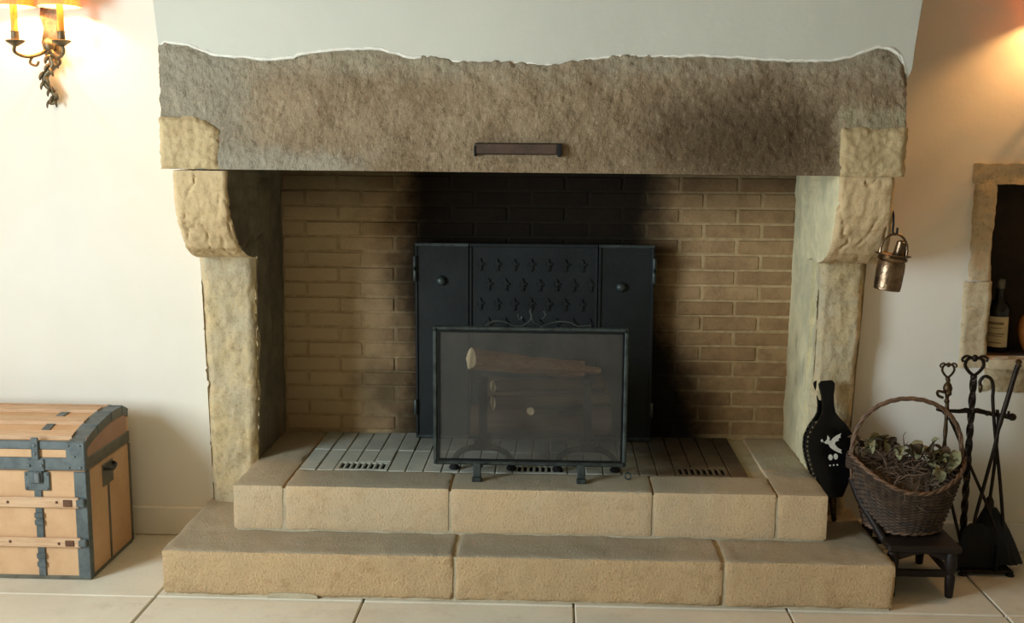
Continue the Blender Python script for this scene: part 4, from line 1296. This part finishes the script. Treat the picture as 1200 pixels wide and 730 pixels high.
B1 = thing('liquor_bottle', (1.662, WY + .13, NZ), 'dark glass liquor bottle with cream paper label in the niche', 'bottle')
c = (1.662, WY + .13, NZ)
MB().lathe([(.040, 0), (.044, .004), (.044, .150), (.041, .168), (.028, .186), (.017, .198), (.0145, .215), (.0145, .245), (.017, .247), (.017, .262), (.014, .264)], c, 28).build('glass', MAT['bottle_glass'], B1, 50)
MB().lathe([(.0165, .238), (.018, .24), (.018, .272), (.015, .275)], c, 18).build('cap', MAT['foil'], B1, 50)
def arc_panel(c, r_, a0, a1, z0_, z1_, n_=14, th=.0008):
    v_ = []; f_ = []
    for i in range(n_ + 1):
        a = a0 + (a1 - a0) * i / n_
        for r2_ in (r_, r_ + th):
            for z_ in (z0_, z1_): v_.append((c[0] + r2_ * math.cos(a), c[1] + r2_ * math.sin(a), c[2] + z_))
    for i in range(n_):
        b = i * 4; d = b + 4
        f_ += [(b + 2, b + 3, d + 3, d + 2), (b, d, d + 1, b + 1), (b, b + 2, d + 2, d), (b + 1, d + 1, d + 3, b + 3)]
    f_ += [(0, 1, 3, 2), (n_ * 4, n_ * 4 + 2, n_ * 4 + 3, n_ * 4 + 1)]
    return MB().add(v_, f_)
lb_ = arc_panel(c, .0442, R(182), R(300), .022, .136).build('label', MAT['label'], B1)
for z_, a, b, h_ in ((.106, 205, 275, .010), (.092, 215, 268, .003), (.070, 200, 280, .004), (.062, 206, 272, .003), (.036, 212, 268, .004)):
    arc_panel(c, .0452, R(a), R(b), z_, z_ + h_, 10, .0004).build('print_line', MAT['ink'], lb_)

B2 = thing('glass_decanter', (1.790, WY + .11, NZ), 'round amber glass decanter beside the liquor bottle', 'decanter')
c = (1.790, WY + .11, NZ)
MB().lathe([(.030, 0), (.034, .004), (.050, .04), (.062, .085), (.056, .125), (.030, .155), (.016, .170), (.015, .205), (.020, .212)], c, 28).build('body', MAT['amber'], B2, 60)
MB().lathe([(.012, .205), (.012, .216), (.022, .230), (.024, .245), (.014, .260), (.004, .264)], c, 16).build('stopper', MAT['amber'], B2, 60)
B3 = thing('stoneware_jar', (1.600, WY + .22, NZ), 'small pinkish jar at the back of the niche', 'jar')
c = (1.605, WY + .225, NZ)
MB().lathe([(.026, 0), (.030, .005), (.031, .085), (.026, .10), (.022, .108)], c, 20).build('body', MAT['jar'], B3, 50)
MB().lathe([(.025, .106), (.026, .109), (.026, .122), (.022, .125)], c, 20).build('lid', MAT['niche_in'], B3, 50)

# ================================================================ wall sconces
def sconce(X, label):
    S = thing('wall_sconce', (X, WY, 1.62), label, 'wall lamp', 'bronze wall lamps beside the fireplace')
    y = WY - .012
    # back plate with leafy tail
    MB().prism([(X + a, b) for a, b in [(-.030, 1.985), (-.036, 1.94), (-.022, 1.90), (-.034, 1.85), (-.026, 1.81), (-.012, 1.785), (.012, 1.785), (.026, 1.81), (.034, 1.85), (.022, 1.90), (.036, 1.94), (.030, 1.985), (0, 2.02)]], y - .006, WY).build('back_plate', MAT['bronze'], S)
    tail = MB()
    spine = curve([(X + .004, y - .022, 1.80), (X + .012, y - .020, 1.775), (X - .004, y - .018, 1.752), (X - .022, y - .016, 1.728), (X - .020, y - .014, 1.700), (X - .002, y - .012, 1.680), (X + .008, y - .01, 1.660), (X + .002, y - .01, 1.638), (X - .012, y - .01, 1.634)], 5)
    nn_ = len(spine)
    for o_, r_ in ((-.008, .7), (0, 1.0), (.008, .7)):
        tail.tube([p + Vector((o_ * (1 - .5 * i / nn_), 0, 0)) for i, p in enumerate(spine)], [(.0125 - .006 * i / nn_) * r_ for i in range(nn_)], 8)
    for i in range(2, nn_ - 2, 3):
        s_ = 1 if (i // 3) % 2 else -1
        p = spine[i]; k_ = 1 - .45 * i / nn_
        tail.tube(curve([p + Vector((0, -.004, .012)), p + Vector((s_ * .010 * k_, -.010, .006)), p + Vector((s_ * .019 * k_, -.012, -.006)), p + Vector((s_ * .022 * k_, -.008, -.018))], 3), [.0065 * k_ * math.sin(.5 + 2.4 * q / 9) + .001 for q in range(10)], 6)
    tail.build('leaf_tail', MAT['bronze'], S, 60)
    MB().sphere((X, y - .02, 1.84), (.022, .02, .026), 12, 8).build('boss', MAT['bronze'], S, 60)
    for s_ in (-1, 1):
        cx, cy = X + s_ * .083, WY - .115
        A = MB().tube(curve([(X, y - .02, 1.83), (X + s_ * .03, y - .04, 1.805), (X + s_ * .062, y - .075, 1.795), (cx + s_ * .005, cy, 1.81), (cx, cy, 1.838)], 6), .0065, 8)
        A.tube(curve([(X + s_ * .045, y - .055, 1.80), (X + s_ * .055, y - .06, 1.775), (X + s_ * .035, y - .055, 1.765), (X + s_ * .028, y - .05, 1.78)], 4), .005, 6)
        A = A.build('arm', MAT['bronze'], S, 60)
        MB().lathe([(.008, 1.828), (.030, 1.842), (.034, 1.848), (.030, 1.850), (.014, 1.852), (.013, 1.876), (.016, 1.880)], (cx, cy, 0), 18).build('drip_pan', MAT['bronze'], A, 50)
        MB().lathe([(.0115, 1.876), (.0115, 1.978), (.008, 1.982)], (cx, cy, 0), 14).build('candle_sleeve', MAT['candle'], A, 50)
        MB().sphere((cx, cy, 2.008), (.012, .012, .022), 12, 8).build('bulb', MAT['bulb'], A, 60)
        sh = MB().lathe([(.074, 1.964), (.044, 2.08), (.0425, 2.08), (.0725, 1.964)], (cx, cy, 0), 32, cap=False)
        sh.build('shade', MAT['shade'], A, 60)
        ld = bpy.data.lights.new('bulb_light', 'POINT'); ld.energy = 10.0; ld.color = (1.0, .52, .19); ld.shadow_soft_size = .012
        lo_ = bpy.data.objects.new('bulb_light', ld); COL.objects.link(lo_); lo_.location = (cx, cy, 2.008)
        lo_.parent = A; lo_.matrix_parent_inverse = wmat(A).inverted()
    return S
sconce(-1.833, 'bronze two-arm wall sconce with leafy tail above the tan trunk')
sconce(1.83, 'bronze two-arm wall sconce with leafy tail above the wall niche')
